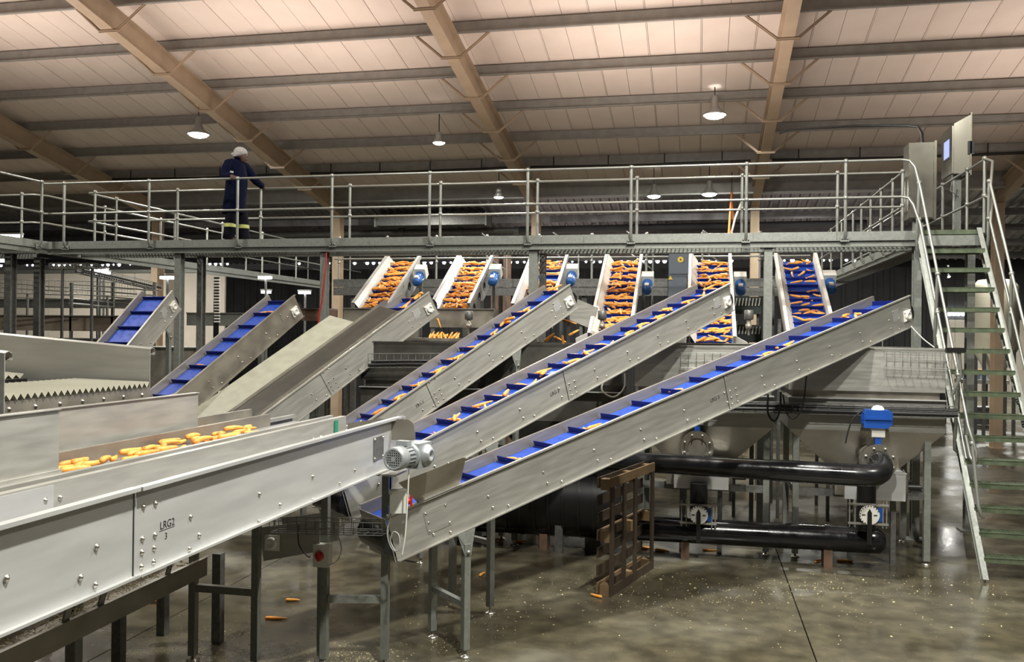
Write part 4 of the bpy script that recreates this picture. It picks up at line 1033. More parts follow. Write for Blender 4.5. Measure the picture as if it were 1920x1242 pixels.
# ------------------------------------------------------------------ pipes and valves
def valve(label, px, Y, zc, yf):
    x = atY(px, 860, Y).x
    t = thing('butterfly_valve', label, 'valve', (x, Y, zc))
    MB().tube([(x-.06, yf, zc+.05), (x, Y+.16, zc), (x, Y-.12, zc)], .125, 16).build('outlet_pipe', STEELD, t)
    fb = [(.125, 0), (.20, 0), (.20, .03), (.125, .03)]
    for k, (dy, r) in enumerate(((.20, .17), (.06, .20), (-.10, .205))):
        f = MB().lathe([(.12, 0), (r, 0), (r, .028), (.12, .028)], (x, Y+dy, zc), (0, -1, 0), 24, False).build('flange', STEELP, t)
        bm = MB()
        for q in range(8):
            a = 2*PI*(q+.5)/8; bm.lathe([(.016, 0), (.016, .016), (.008, .016), (.008, .03), (0, .03)], (x+r*.80*math.cos(a), Y+dy-.028, zc+r*.80*math.sin(a)), (0, -1, 0), 6)
        stuff(bm.build('flange_bolts', STEEL, f))
    MB().lathe([(.17, 0), (.17, .06)], (x, Y+.03, zc), (0, -1, 0), 20).build('valve_body', BLK, t)
    MB().box(x-.035, x+.035, Y-.04, Y+.04, zc+.15, zc+.30).build('stem_housing', BLUE, t)
    MB().box(x-.075, x+.075, Y-.05, Y+.05, zc+.28, zc+.39).build('mounting_block', WHITE, t)
    ac = MB(); z = zc+.39
    ac.poly([(x-.17, Y-.09, z), (x+.10, Y-.09, z), (x+.15, Y-.09, z+.05), (x+.15, Y-.09, z+.18), (x+.12, Y-.09, z+.215), (x-.14, Y-.09, z+.215), (x-.17, Y-.09, z+.18)], (0, .18, 0))
    ac.box(x-.19, x-.17, Y-.05, Y+.05, z+.05, z+.15).box(x-.16, x+.14, Y-.105, Y-.09, z+.10, z+.13)
    a_ = ac.build('actuator', BLUE, t)
    MB().lathe([(.075, 0), (.07, .02), (.045, .045), (0, .055)], (x, Y, z+.215), n=14).build('position_dome', WHITE, a_)
    return x
xv1 = valve('stainless butterfly valve with blue actuator and white dome below the right hand tank', 1645, 11.22, 1.33, 11.95)
xv2 = valve('stainless butterfly valve with blue actuator half hidden by the longest conveyor', 1307, 11.35, 1.40, 11.95)
a1, a2 = atD(1180, 866, 11.0), atD(1600, 891, 10.15)
dd = (a2-a1).normalized()
t = thing('upper_pipe', 'upper glossy black pipe running across below the tanks and bending into the right hand valve', 'pipe', a2)
pa = a2-dd*.25; el = [a2+dd*.12]
e0 = V((xv1, 11.06, 1.33)); c0 = V((xv1, a2.y+.12, a2.z))
for k in range(1, 6):
    u = k/6; el.append((1-u)**2*(a2+dd*.12)+2*u*(1-u)*V((xv1+.02, a2.y-.02, a2.z))+u*u*e0)
MB().tube([a1-dd*1.8, a1, a2-dd*.9], .122, 18).build('straight_run', BLKP, t)
MB().tube([a2-dd*.9, a2-dd*.2, a2]+el+[e0], .128, 18).build('elbow', BLKP, t)
for k in (.9, .25): q = a2-dd*k; MB().tube([q-dd*.006, q+dd*.006], .131, 18).build('weld_collar', BLKP, t)
q = a1-dd*.9; MB().box(q.x-.05, q.x+.05, q.y-.05, q.y+.05, 0, q.z-.1).build('stand', GALVD, t)
b1, b2 = atD(1225, 992, 11.2), atD(1632, 1014, 10.65)
db = (b2-b1).normalized()
t = thing('lower_pipe', 'lower black pipe lying near the wet floor under the tanks', 'pipe', b2)
MB().tube([b1-db*2.4, b1, b2], .155, 18).build('straight_run', BLKP, t)
MB().tube([b2, b2+db*.10, b2+db*.16, b2+db*.18], [.155, .15, .10, .02], 18).build('end_cap', BLKP, t)
for k in (.5, 2.2, 4.0): q = b2-db*k; MB().tube([q-db*.03, q+db*.03], .168, 18).build('weld_collar', BLKP, t); MB().box(q.x-.05, q.x+.05, q.y-.12, q.y+.12, 0, q.z-.12).build('cradle', RUST, t)
t = thing('shade_drum', 'big black ribbed drum added to darken the gap under the second conveyor from the right', 'drum', (-2.2, 11.4, 0))
MB().tube([(-3.3, 11.5, .62), (-1.0, 11.5, .62)], .46, 22).build('casing', BLK, t)  # black drum added to keep the space under the conveyor dark
for k in range(12): MB().tube([(-3.2+k*.19, 11.5, .62), (-3.17+k*.19, 11.5, .62)], .485, 22).build('rib', BLK, t)
for x in (-3.0, -1.3): MB().box(x-.1, x+.1, 11.2, 11.8, 0, .2).build('foot', BLK, t)
def drain(label, px, Y):
    p = atY(px, 965, Y); x, zc = p.x, p.z
    t = thing('drain_valve', label, 'valve', (x, Y, zc))
    MB().tube([(x, Y+.16, zc+.36), (x, Y+.16, .50)], .11, 14).build('drop_pipe', BLK, t)
    MB().box(x-.23, x+.22, Y+.0, Y+.012, zc+.10, zc+.125).box(x-.23, x+.22, Y+.0, Y+.012, zc-.125, zc-.10).build('clamp_bars', STEEL, t)
    for dx in (-.21, -.15, .16, .20): MB().tube([(x+dx, Y+.02, zc-.16), (x+dx, Y+.02, zc+.16)], .008, 6).build('tie_rod', STEEL, t)
    d = MB().lathe([(0, .02), (.112, .02), (.112, 0), (0, 0)], (x, Y-.03, zc), (0, -1, 0), 28, False).build('notched_disc', WHITE, t)
    bm = MB()
    for q in range(14):
        a = PI*.15+q*PI*.1; bm.box(x+.105*math.cos(a)-.006, x+.105*math.cos(a)+.006, Y-.054, Y-.051, zc+.105*math.sin(a)-.006, zc+.105*math.sin(a)+.006)
    bm.box(x-.085, x-.045, Y-.054, Y-.051, zc-.006, zc+.006).box(x+.045, x+.085, Y-.054, Y-.051, zc-.006, zc+.006)
    stuff(bm.build('notches', BLK, d))
    MB().poly([(x-.028, Y-.06, zc-.34), (x+.028, Y-.06, zc-.34), (x+.024, Y-.06, zc+.03), (x, Y-.06, zc+.075), (x-.024, Y-.06, zc+.03)], (0, .012, 0)).build('lever', BLK, t)
    MB().box(x+.10, x+.15, Y-.01, Y+.03, zc-.08, zc+.08).build('blue_body', BLUE, t)
drain('drain valve with notched white disc and black lever under the right hand tank', 1629, 11.0)
drain('drain valve with notched white disc and black lever under the tank left of it', 1310, 11.15)
def pump_box(label, pl, pr, Y):
    a, b_ = atY(*pl, Y), atY(*pr, Y)
    t = thing('drive_housing', label, 'housing', ((a.x+b_.x)/2, Y+.2, b_.z))
    MB().box(a.x, b_.x, Y, Y+.42, b_.z, a.z).build('box', STEELW, t)
    MB().box(a.x-.012, b_.x+.012, Y-.005, Y+.425, a.z, a.z+.012).build('lid', STEELW, t)
    zc = (a.z+b_.z)/2
    MB().lathe([(.20, 0), (.19, .025), (.12, .05), (0, .06)], (b_.x, Y+.21, zc), (1, 0, 0), 20).build('end_cover', STEELP, t)
    MB().tube([(b_.x+.05, Y+.21, zc-.02), (b_.x+.22, Y+.21, zc-.02)], .035, 10).build('shaft', BLK, t)
    MB().box(a.x-.10, a.x, Y+.1, Y+.3, b_.z+.03, a.z-.05).build('coupling', STEELD, t)
    for x in (a.x+.1, b_.x-.1): MB().box(x-.03, x+.03, Y+.18, Y+.24, .0, b_.z).build('stand', GALVD, t)
pump_box('boxed stainless drive housing with a domed end below the right hand tank', (1584, 886), (1698, 941), 11.42)
pump_box('boxed stainless drive housing partly covered by the black pipe, left of the domed one', (1264, 868), (1366, 920), 11.42)
# cable trays along the tanks
basket('black cable basket tray along the front of the tanks', atY(1262, 770, 11.42), atY(1796, 784, 11.42), .12, .13, .145, V((0, 1, 0)), GALVD, 6, .004)
basket('pale upper wire basket above the rim ledge of the right hand tank', atY(1662, 688, 11.40), atY(1800, 693, 11.40), .14, .19, .09, V((0, 1, 0)), GALV, 0, .0035)
basket('pale upper wire basket in front of the tank under the longest conveyor', atY(1276, 690, 11.40), atY(1412, 692, 11.40), .14, .19, .09, V((0, 1, 0)), GALV, 0, .0035)
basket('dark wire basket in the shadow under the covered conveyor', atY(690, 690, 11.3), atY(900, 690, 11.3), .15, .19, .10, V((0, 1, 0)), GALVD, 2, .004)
p = atY(1790, 657, 11.4); t = thing('proximity_bracket', 'small black bracket clipped to the stair rail at the tank corner', 'bracket', p)
MB().box(p.x-.1, p.x+.12, p.y-.03, p.y+.03, p.z-.03, p.z+.03).build('block', BLK, t)
MB().tube([p+V((.05, 0, -.03)), p+V((.08, .02, -.3)), p+V((.0, .1, -.55))], .02, 6).build('arm', GALV, t)
cable('loop of black cable hanging below the longest conveyor', pxy(11.3, (1440, 740), (1440, 775), (1452, 790), (1462, 770), (1464, 735)), .012, CABLE)
cable('second loop of black cable hanging below the longest conveyor', pxy(11.35, (1468, 740), (1475, 775), (1490, 785), (1505, 760), (1512, 705)), .010, CABLE)
cable('grey cable loops hanging below the second conveyor from the right', pxy(11.5, (1140, 700), (1128, 730), (1150, 745), (1170, 728), (1172, 700)), .012, WHITE)
cable('black cable curving to the blue actuator of the right hand valve', pxy(11.0, (1620, 768), (1600, 785), (1590, 810), (1585, 832)), .010, CABLE)
cable('white cable running from the sensor down to the right hand tank', pxy(11.6, (1708, 612), (1730, 635), (1752, 652)), .008, WHITE)
def sensor(label, px, py, Y):
    p = atY(px, py, Y); t = thing('spray_nozzle', label, 'nozzle', p)
    MB().lathe([(.05, .0), (.065, .01), (.065, .13), (.05, .14), (0, .14)], p, n=14).build('body', GALVD, t)
    MB().lathe([(.03, 0), (.03, -.06), (.045, -.06), (.045, -.12), (.015, -.13), (.015, -.22)], p, n=10).build('tail', STEELD, t)
sensor('grey capped nozzle hanging before the second feed box', 879, 600, 13.2)
sensor('grey capped nozzle at the foot of the rear elevator right of the middle post', 1129, 600, 12.9)
sensor('grey capped nozzle left of the pale post', 1404, 600, 12.95)
# ------------------------------------------------------------------ pallet standing on edge
A0, A1 = atZ(1145, 1121, 0), atZ(1226, 1066, 0)
u = (A1-A0).normalized(); v = V((-u.y, u.x, 0)); Lp = (A1-A0).length
t = thing('wooden_pallet', 'dark wet wooden pallet standing on its edge on the floor', 'pallet', A0)
HP = 1.27
def brd(nm, u0, u1, v0, v1, z0, z1, m=WOOD): MB().obox(A0, u, v, Z3, u0, u1, v0, v1, z0, z1).build(nm, m, t)
for i, uu in enumerate((0, .36, .70, Lp-.1)): brd('bottom_board', uu, uu+(.09 if i in (0, 3) else .08), 0, .022, .10, HP-.10)
brd('bottom_board', 0, Lp, 0, .022, .0, .10); brd('bottom_board', 0, Lp, 0, .022, HP-.10, HP, WOODL)
for z in (0.0, HP*.5-.06, HP-.14):
    for uu in (0.0, Lp*.5-.05, Lp-.1): brd('block', uu+.004, uu+.11 , .022, .130, z+.002, z+.12, WOODL)
for z in (0.0, HP*.5-.05, HP-.1): brd('stringer', 0, Lp, .130, .150, z, z+.1)
for i in range(7):
    z = .02+i*(HP-.14)/6; brd('deck_board', 0, Lp, .150, .170, z, z+.11, WOOD if i % 3 else WOODL)
# ------------------------------------------------------------------ worker on the walkway
P0 = atY(441, 449, 13.42); P0.z = DZ-.02
per = thing('person', 'worker in a long navy coat and white hair net on the walkway', 'person', P0)
def skin_body():
    J = {}; order = []; edges = []
    def j(n, p, r, par=None):
        J[n] = len(order); order.append((V(p), r))
        if par: edges.append((J[par], J[n]))
    j('pelvis', (-.01, 0, .86), .13); j('spine', (.0, 0, 1.06), .12, 'pelvis'); j('chest', (.0, 0, 1.24), .135, 'spine')
    j('nb', (.03, 0, 1.35), .06, 'chest'); j('neck', (.07, 0, 1.42), .05, 'nb'); j('skull', (.10, 0, 1.49), .05, 'neck')
    for s, n, kx, ax in ((-1, 'r', -.02, -.06), (1, 'l', .07, .12)):
        j(n+'hip', (0, .09*s, .80), .09, 'pelvis'); j(n+'knee', (kx, .10*s, .45), .06, n+'hip'); j(n+'ankle', (ax, .11*s, .09), .042, n+'knee')
        j(n+'toe', (ax+.17, .12*s, .04), .035, n+'ankle')
    rh = atY(437, 341, 12.93)-P0; lh = atY(493, 350, 13.93)-P0
    zr = RZ-P0.z
    for s, n, sh, el, h in ((-1, 'r', (-.03, -.17, 1.31), (-.06, -.27, 1.09), V((rh.x, -.49, zr+.03))), (1, 'l', (.07, .17, 1.31), (.21, .31, 1.09), V((lh.x, .51, zr+.03)))):
        j(n+'sh', sh, .06, 'chest'); j(n+'el', el, .045, n+'sh')
        wr = V(el).lerp(h, .80)+V((0, 0, .01)); j(n+'wr', wr, .03, n+'el')
        pm = h+V((-.01 if n == 'r' else -.02, -.03*s, .012)); j(n+'palm', pm, .028, n+'wr')
        for k in range(4):
            x = h.x-.030+k*.020; L = (.9, 1.0, 1.05, .9)[k]
            j(n+'f%da' % k, (x, h.y-.005*s, h.z+.004), .0095, n+'palm')
            j(n+'f%db' % k, (x, h.y+.022*s*L, h.z-.006), .009, n+'f%da' % k)
            j(n+'f%dc' % k, (x, h.y+.030*s*L, h.z-.036), .0085, n+'f%db' % k)
            j(n+'f%dd' % k, (x, h.y+.012*s*L, h.z-.056), .008, n+'f%dc' % k)
        j(n+'ta', (h.x+.042, h.y-.04*s, h.z-.008), .0105, n+'palm'); j(n+'tb', (h.x+.048, h.y-.026*s, h.z-.04), .0095, n+'ta')
    me = bpy.data.meshes.new('body'); me.from_pydata([p for p, r in order], edges, [])
    o = bpy.data.objects.new('body', me); col.objects.link(o)
    o.modifiers.new('skin', 'SKIN')
    if not me.skin_vertices: me.attributes  # layer made with the modifier below
    bm_layer = me.skin_vertices[0].data if me.skin_vertices else None
    return o, me, order
import bmesh
o, me, order = skin_body()
if not me.skin_vertices:
    bm = bmesh.new(); bm.from_mesh(me); bm.verts.layers.skin.verify(); bm.to_mesh(me); bm.free()
for i, (p, r) in enumerate(order):
    me.skin_vertices[0].data[i].radius = (r, r); me.skin_vertices[0].data[i].use_root = (i == 0)
sb = o.modifiers.new('sub', 'SUBSURF'); sb.levels = 2; sb.render_levels = 2
bpy.context.view_layer.update()
nm = bpy.data.meshes.new_from_object(o.evaluated_get(bpy.context.evaluated_depsgraph_get()))
bpy.data.objects.remove(o); nm.name = 'body'; nm.materials.clear(); nm.materials.append(SKIN)
nm.polygons.foreach_set('use_smooth', [True]*len(nm.polygons))
put('body', nm, per)
def loft(rings, n=20):  # rings: (z, cx, cy, rx, ry)
    b = MB(); vs = []
    for z, cx, cy, rx, ry in rings:
        for k in range(n):
            a = 2*PI*k/n; vs.append((cx+rx*math.cos(a), cy+ry*math.sin(a), z))
    b.add(vs, [[i*n+k, i*n+(k+1) % n, (i+1)*n+(k+1) % n, (i+1)*n+k] for i in range(len(rings)-1) for k in range(n)], True)
    return b
hd = loft([(1.355, .125, 0, .02, .02), (1.365, .130, 0, .045, .04), (1.39, .120, 0, .065, .055), (1.43, .107, 0, .085, .068), (1.47, .10, 0, .095, .075), (1.51, .098, 0, .097, .076), (1.55, .095, 0, .088, .07), (1.59, .09, 0, .055, .045), (1.60, .09, 0, .01, .01)])
hd.add([(.188, 0, 1.49), (.190, -.018, 1.445), (.190, .018, 1.445), (.218, 0, 1.448), (.19, 0, 1.435)], [[0, 1, 3], [0, 3, 2], [1, 4, 3], [4, 2, 3]], True)
hd.lathe([(.001, .02), (.026, .014), (.03, .004), (.02, 0)], (.085, -.074, 1.46), (0, -1, .1), 10)
hd.lathe([(.001, .02), (.026, .014), (.03, .004), (.02, 0)], (.085, .074, 1.46), (0, 1, .1), 10)
for sy in (-.03, .03): hd.lathe([(.012, 0), (.010, .008), (0, .012)], (.176, sy, 1.485), (1, sy*8, 0), 8)
hd.tube([(.186, -.022, 1.405), (.195, 0, 1.407), (.186, .022, 1.405)], .008, 6)
h_ = hd.build('head', SKIN, per, False)
hn = loft([(1.455, .045, 0, .098, .084), (1.47, .055, 0, .113, .092), (1.50, .072, 0, .121, .095), (1.53, .078, 0, .122, .096), (1.57, .075, 0, .108, .086), (1.605, .07, 0, .075, .06), (1.622, .065, 0, .035, .03), (1.625, .065, 0, .004, .004)])
hn.lathe([(.001, -.03), (.05, -.02), (.055, .01), (.03, .03), (.001, .035)], (-.035, 0, 1.50), (0, 0, 1), 12)
hn.build('hair_net', HAIRN, h_, False)
b = loft([(1.43, .055, 0, .07, .075), (1.39, .035, 0, .085, .10), (1.355, .015, 0, .12, .17), (1.30, .0, 0, .145, .20), (1.18, .012, 0, .165, .20), (1.02, .015, 0, .17, .20), (.85, .0, 0, .17, .205), (.68, -.02, 0, .175, .215), (.52, -.035, 0, .18, .215), (.50, -.035, 0, .17, .205), (.60, -.02, 0, .155, .195)])
zr = RZ-P0.z; rh = atY(437, 341, 12.93)-P0; lh = atY(493, 350, 13.93)-P0
re, le = V((-.06, -.27, 1.09)), V((.21, .31, 1.09))
b.tube([(-.01, -.10, 1.33), (-.03, -.18, 1.31), (-.05, -.24, 1.20), re, re.lerp(V((rh.x, -.49, zr+.04)), .5), re.lerp(V((rh.x, -.49, zr+.04)), .78)], [.085, .085, .075, .068, .058, .056], 12)
b.tube([(.05, .10, 1.33), (.07, .18, 1.31), (.14, .25, 1.20), le, le.lerp(V((lh.x, .51, zr+.04)), .5), le.lerp(V((lh.x, .51, zr+.04)), .80)], [.085, .085, .075, .066, .056, .054], 12)
ct = b.build('coat', NAVY, per, False)
b = MB(); 
b.tube([(.10, .09, 1.425), (.115, 0, 1.405), (.10, -.09, 1.425), (.02, -.10, 1.435)], .014, 6).build('collar', NAVY, ct, False)
MB().obox(V((.03, -.212, 1.17)), V((1, .05, -.2)).normalized(), Y3, Z3, -.05, .04, -.006, .004, -.012, .018).build('name_patch', WHITE, ct, False)
for kx, ax, s in ((-.02, -.06, -1), (.07, .12, 1)):
    tr = MB().tube([(-.01, .09*s, .76), (kx, .10*s, .45), (ax*.8, .107*s, .20), (ax, .11*s, .075)], [.115, .098, .092, .098], 14).build('trouser_leg', DKCL, per, False)
    q = V((kx, .10*s, .45)).lerp(V((ax, .11*s, .075)), .40)
    MB().tube([q+V((0, 0, .03)), q-V((0, 0, .03))], .097, 14).build('reflective_band', HIVIS, tr, False)
    f = loft([(0.0, ax+.07, .11*s, .145, .048), (.025, ax+.07, .11*s, .15, .052), (.05, ax+.06, .11*s, .13, .05), (.085, ax+.02, .11*s, .085, .05), (.13, ax, .11*s, .055, .05)], 16)
    f.add([(ax+.07+.145*math.cos(2*PI*k/16), .11*s+.048*math.sin(2*PI*k/16), 0) for k in range(16)], [list(range(16))[::-1]]); f.build('boot', BOOT, per, False)
# ------------------------------------------------------------------ things behind: rear platform, electrical panel, machines
t = thing('rear_platform', 'second galvanised platform edge behind the rear elevators', 'walkway', (-3.5, 17.5, 3.6))
for i in range(5): MB().box(-7.4+i*1.9, -7.4+i*1.9+1.89, 17.0, 17.008, 3.72, 3.88).build('toe_plate', GALVD, t)
MB().box(-7.4, 2.1, 17.01, 17.05, 3.55, 3.71).build('edge_channel', GALVD, t)
MB().box(-7.4, 2.1, 17.06, 18.0, 3.66, 3.70).build('floor_sheet', GALVD, t)
for x in (-7.0, -4.6, -2.2, .2, 1.8): MB().box(x-.05, x+.05, 17.1, 17.2, 0, 3.55).build('post', GALVD, t)
guard_rail('guard rail of the rear platform seen behind the rear elevators', [(-7.4, 17.05), (2.0, 17.05)], [(-7.3+1.05*i, 17.05) for i in range(9)], False, top=4.72, mid=4.3)
for x, po in ((0, 0),): pass
t = thing('rear_stair_rail', 'sloping grey handrails beyond the rear platform', 'railing', (-4, 18.5, 4.3))
for i in range(4): MB().tube([(-4.05+i*1.55, 18.4, 0), (-4.05+i*1.55, 18.4, 3.7)], .02, 6).build('upright', GALVD, t)
for i in range(4):
    x = -4.6+i*1.55
    MB().tube([(x, 18.4, 4.95), (x+.55, 18.4, 4.55), (x+.55, 18.4, 3.7)], .02, 6).tube([(x, 18.4, 4.55), (x+.55, 18.4, 4.15)], .016, 6).build('sloping_rail', GALVD, t)
a, b_ = atY(1254, 474, 16.8), atY(1297, 560, 16.8)
t = thing('electrical_panel', 'blue grey electrical panel with a round yellow sign and a yellow warning triangle', 'cabinet', ((a.x+b_.x)/2, 16.85, b_.z))
MB().box(a.x, b_.x, 16.80, 17.0, b_.z, a.z).build('housing', mat('blue_grey_enamel', (.10, .12, .15), .5), t)
MB().box(a.x+.01, b_.x-.01, 16.785, 16.799, (a.z+b_.z)/2+.03, a.z-.02).build('door', bpy.data.materials['blue_grey_enamel'], t)
q = atY(1276, 487, 16.78); MB().lathe([(.055, 0), (.055, .006), (0, .006)], q, (0, -1, 0), 16, False).build('round_sign', YEL, t)
MB().lathe([(.018, 0), (.018, .003), (0, .003)], q+V((0, -.006, .0)), (0, -1, 0), 8, False).build('sign_mark', BLK, t)
q = atY(1257, 521, 16.78); MB().poly([q+V((-.04, 0, -.035)), q+V((.04, 0, -.035)), q+V((0, 0, .04))], (0, -.004, 0)).build('warning_triangle', YEL, t)
MB().box(a.x+.1, b_.x-.1, 16.85, 16.95, 0, b_.z).build('stand', GALVD, t)
for k, (px, py, lab) in enumerate(((1388, 565, 'dark ejector bank with white fingers left of the pale post, upper'), (1388, 618, 'dark ejector bank with white fingers left of the pale post, lower'))):
    q = atY(px, py, 15.6); t = thing('ejector_bank', lab, 'machine', q)
    MB().box(q.x-.35, q.x+.35, q.y, q.y+.3, q.z-.22, q.z+.08).build('housing', mat('dark_green_steel%d' % k, (.03, .042, .036), .5), t)
    for i in range(12): MB().bar((q.x-.30+i*.055, q.y-.03, q.z-.08), (q.x-.28+i*.055, q.y-.03, q.z+.05), .018, .018).build('finger', WHITE, t)
    if k: MB().box(q.x-.34, q.x-.1, q.y-.04, q.y-.005, q.z-.02, q.z+.16).build('orange_cover', RUST, t)
    for x in (q.x-.3, q.x+.3): MB().box(x-.02, x+.02, q.y+.1, q.y+.14, 0, q.z-.22).build('leg', GALVD, t)
t = thing('rusty_hoist', 'rusty brown hoist frame seen under the walkway left of the middle post', 'frame', atY(940, 500, 19))
q = atY(928, 480, 19); r_ = atY(950, 512, 19)
for x in (q.x, r_.x): MB().box(x-.08, x+.08, 19, 19.1, 0, 4.75).build('upright', RUST, t)
MB().box(q.x-.1, r_.x+.1, 18.98, 19.12, 4.6, 4.75).build('cross_head', RUST, t)
for px, py, Y in ((1369, 330, 20), (1386, 330, 20)):
    pass
t = thing('orange_strap', 'orange strap hanging below the eaves right of the distant dish lamp', 'strap', atY(1369, 420, 23.5))
MB().tube([atY(1372, 360, 23.8), atY(1369, 400, 23.8), atY(1366, 445, 23.8)], .03, 5).tube([atY(1372, 375, 23.9), atY(1376, 420, 23.9), atY(1366, 445, 23.9)], .02, 5).build('webbing', ORNG, t)
MB().tube([atY(1392, 375, 23.9), atY(1378, 410, 23.9), atY(1368, 450, 23.9)], .03, 5).build('pale_webbing', WHITE, t)
q = atY(1372, 360, 23.8); MB().tube([q, (q.x, q.y, zf(q.y)+.69)], .01, 5).build('hook_rod', CABLE, t)
# left background
def longbox(name, label, cat, pl, pr, Y, th, m, legs=2):
    a, b_ = atY(*pl, Y), atY(*pr, Y)
    t = thing(name, label, cat, ((a.x+b_.x)/2, Y, min(a.z, b_.z)))
    MB().box(a.x, b_.x, Y, Y+th, b_.z, a.z).build('side_panel', m, t)
    MB().box(a.x, b_.x, Y-.03, Y+th, a.z, a.z+.02).build('rim', GALV, t)
    for k in range(legs):
        x = a.x+.2+(b_.x-a.x-.4)*k/max(1, legs-1); MB().box(x-.04, x+.04, Y+.1, Y+.2, 0, b_.z).build('leg', GALVD, t)
    return t
longbox('background_conveyor', 'tan sided conveyor running across the left background', 'conveyor', (-40, 592), (225, 622), 15.6, .6, mat('dull_tan_steel', (.27, .22, .17), .45, .3, .1, 5))
longbox('background_conveyor', 'grey conveyor bed below the tan sided conveyor at far left', 'conveyor', (-40, 634), (190, 650), 15.2, .6, GALVD)
longbox('background_conveyor', 'higher grey conveyor bed in the left background behind the tan one', 'conveyor', (-40, 562), (280, 578), 17.5, .5, GALVD)
longbox('dark_bin', 'dark steel bin between the two left hand conveyors', 'bin', (262, 652), (395, 735), 13.9, .6, STEELD)
longbox('machine_bench', 'pale machine bench behind the second conveyor from the left', 'bench', (350, 588), (500, 612), 16.5, .6, GALV)
longbox('machine_bench', 'brown topped bench right of the second conveyor from the left', 'bench', (566, 580), (612, 602), 14.6, .5, RUST)
t = thing('slotted_chain', 'white slotted cable chain standing upright in the left background', 'cable chain', atY(405, 600, 15.2))
for i in range(15): q = atY(406, 525+i*5.6, 15.2); MB().box(q.x-.055, q.x+.055, 15.2, 15.24, q.z-.014, q.z+.014).build('link', WHITE, t)
a, b_ = atY(406, 520, 15.26), atY(406, 612, 15.26); MB().box(a.x-.05, a.x+.05, 15.25, 15.28, 0, a.z).build('backbone', BLK, t)
t = thing('rail_fence', 'row of thin bright rails in the left background above the short conveyor', 'railing', atY(200, 560, 16))
for k in range(5): MB().tube([atY(130, 533+k*9, 16.0), atY(290, 545+k*9.5, 15.0)], .014, 5).build('rail', RAIL, t)
for k in range(4): MB().tube([atY(-10, 530+k*9, 15.0), atY(130, 540+k*7, 15.2)], .012, 5).build('rail', RAIL, t)
for px in (132, 210, 288): a = atY(px, 585, 15.6); MB().box(a.x-.025, a.x+.025, 15.6, 15.65, 0, atY(px, 530, 15.6).z).build('post', GALVD, t)
basket('bright wire basket tray hanging under the walkway at left', atY(92, 503, 14.6), atY(185, 503, 14.6), .2, .09, .06, V((0, 1, 0)), RAIL, 0, .006)
basket('dull wire basket tray receding in the left background', atY(140, 512, 16.0), atY(290, 545, 20.0), .3, .18, .12, V((0, 1, 0)), GALVD, 2, .006)
basket('wire basket panel behind the short conveyor at the far left', atY(0, 548, 17.2), atY(250, 556, 17.2), .1, .3, .14, V((0, 1, 0)), GALVD, 0, .005)
TL = [(20, 443, 17, .55, 'near the left edge above the walkway toe plate'), (9, 489, 17, .4, 'at the left edge just under the walkway'), (186, 508, 18, .4, 'under the walkway right of the bright basket tray'), (193, 512, 19.5, .35, 'behind the one right of the basket tray'), (313, 521, 18, .3, 'beside the post between the two left hand conveyors'), (497, 521, 19, .3, 'under the receding walkway on the left'), (499, 548, 20, .22, 'above the head of the second conveyor from the left'), (571, 549, 20, .28, 'left of the red hose')]
for px, py, Y, ln, wh in TL:
    q = atY(px, py, Y); t = thing('tube_lamp', 'small lit tube lamp '+wh, 'lamp', q)
    MB().box(q.x-ln/2, q.x+ln/2, Y-.05, Y+.05, q.z-.03, q.z+.03).build('lit_cover', TUBEL, t)
    MB().box(q.x-ln/2-.02, q.x+ln/2+.02, Y-.06, Y+.06, q.z+.03, q.z+.07).build('housing', LAMPH, t)
    MB().box(q.x-.02, q.x+.02, Y+.02, Y+.06, 0, q.z+.03).build('stand_pole', GALVD, t)
# right background
t = thing('cream_silo', 'cream silo with conical base behind the staircase, beside the brown column', 'silo', (7.4, 28.2, 0))
q = atY(1872, 600, 27.5)
MB().lathe([(.12, 1.6), (.62, 2.55), (.62, 4.3), (.45, 4.5), (0, 4.55)], (q.x, 27.8, 0), n=20).build('shell', mat('cream_paint', (.68, .64, .50), .45), t)
for k in range(4):
    a = PI/4+k*PI/2; MB().box(q.x+.55*math.cos(a)-.04, q.x+.55*math.cos(a)+.04, 27.8+.55*math.sin(a)-.04, 27.8+.55*math.sin(a)+.04, 0, 2.7).build('leg', GALVD, t)
t = thing('packing_table', 'bright packing table in the far right background seen through the stairs', 'table', atY(1850, 745, 34))
a, b_ = atY(1805, 712, 34), atY(1893, 722, 34)
MB().box(a.x, b_.x, 34, 35, a.z-.14, a.z).build('top', WHITE, t)
for x in (a.x+.1, b_.x-.1):
    for y in (34.1, 34.9): MB().box(x-.04, x+.04, y-.04, y+.04, 0, a.z-.14).build('leg', GALV, t)
for k, px in enumerate((1822, 1846, 1870)):
    q = atY(px, 712, 34.3); t = thing('crate', 'pale blue crate of vegetables on the far packing table, %s' % ('left', 'middle', 'right')[k], 'crate', (q.x, 34.4, a.z))
    MB().box(q.x-.22, q.x+.22, 34.2, 34.7, a.z, a.z+.30).build('shell', mat('crate_blue%d' % k, (.40, .48, .62), .5), t)
    MB().box(q.x-.19, q.x+.19, 34.25, 34.65, a.z+.30, a.z+.36).build('vegetables', CARM if k != 2 else GRN, t)
t = thing('dark_machine', 'dark machine with a steel hood below the far packing table', 'machine', atY(1850, 745, 30))
a, b_ = atY(1812, 735, 31.0), atY(1862, 748, 31.0)
MB().box(a.x, b_.x, 30.5, 31.1, .06, .55).box(a.x-.05, b_.x+.05, 30.45, 31.12, .55, .62).build('body', GALVD, t)
for x in (a.x+.1, b_.x-.1): MB().box(x-.05, x+.05, 30.6, 30.8, 0, .06).build('wheel', BLK, t)
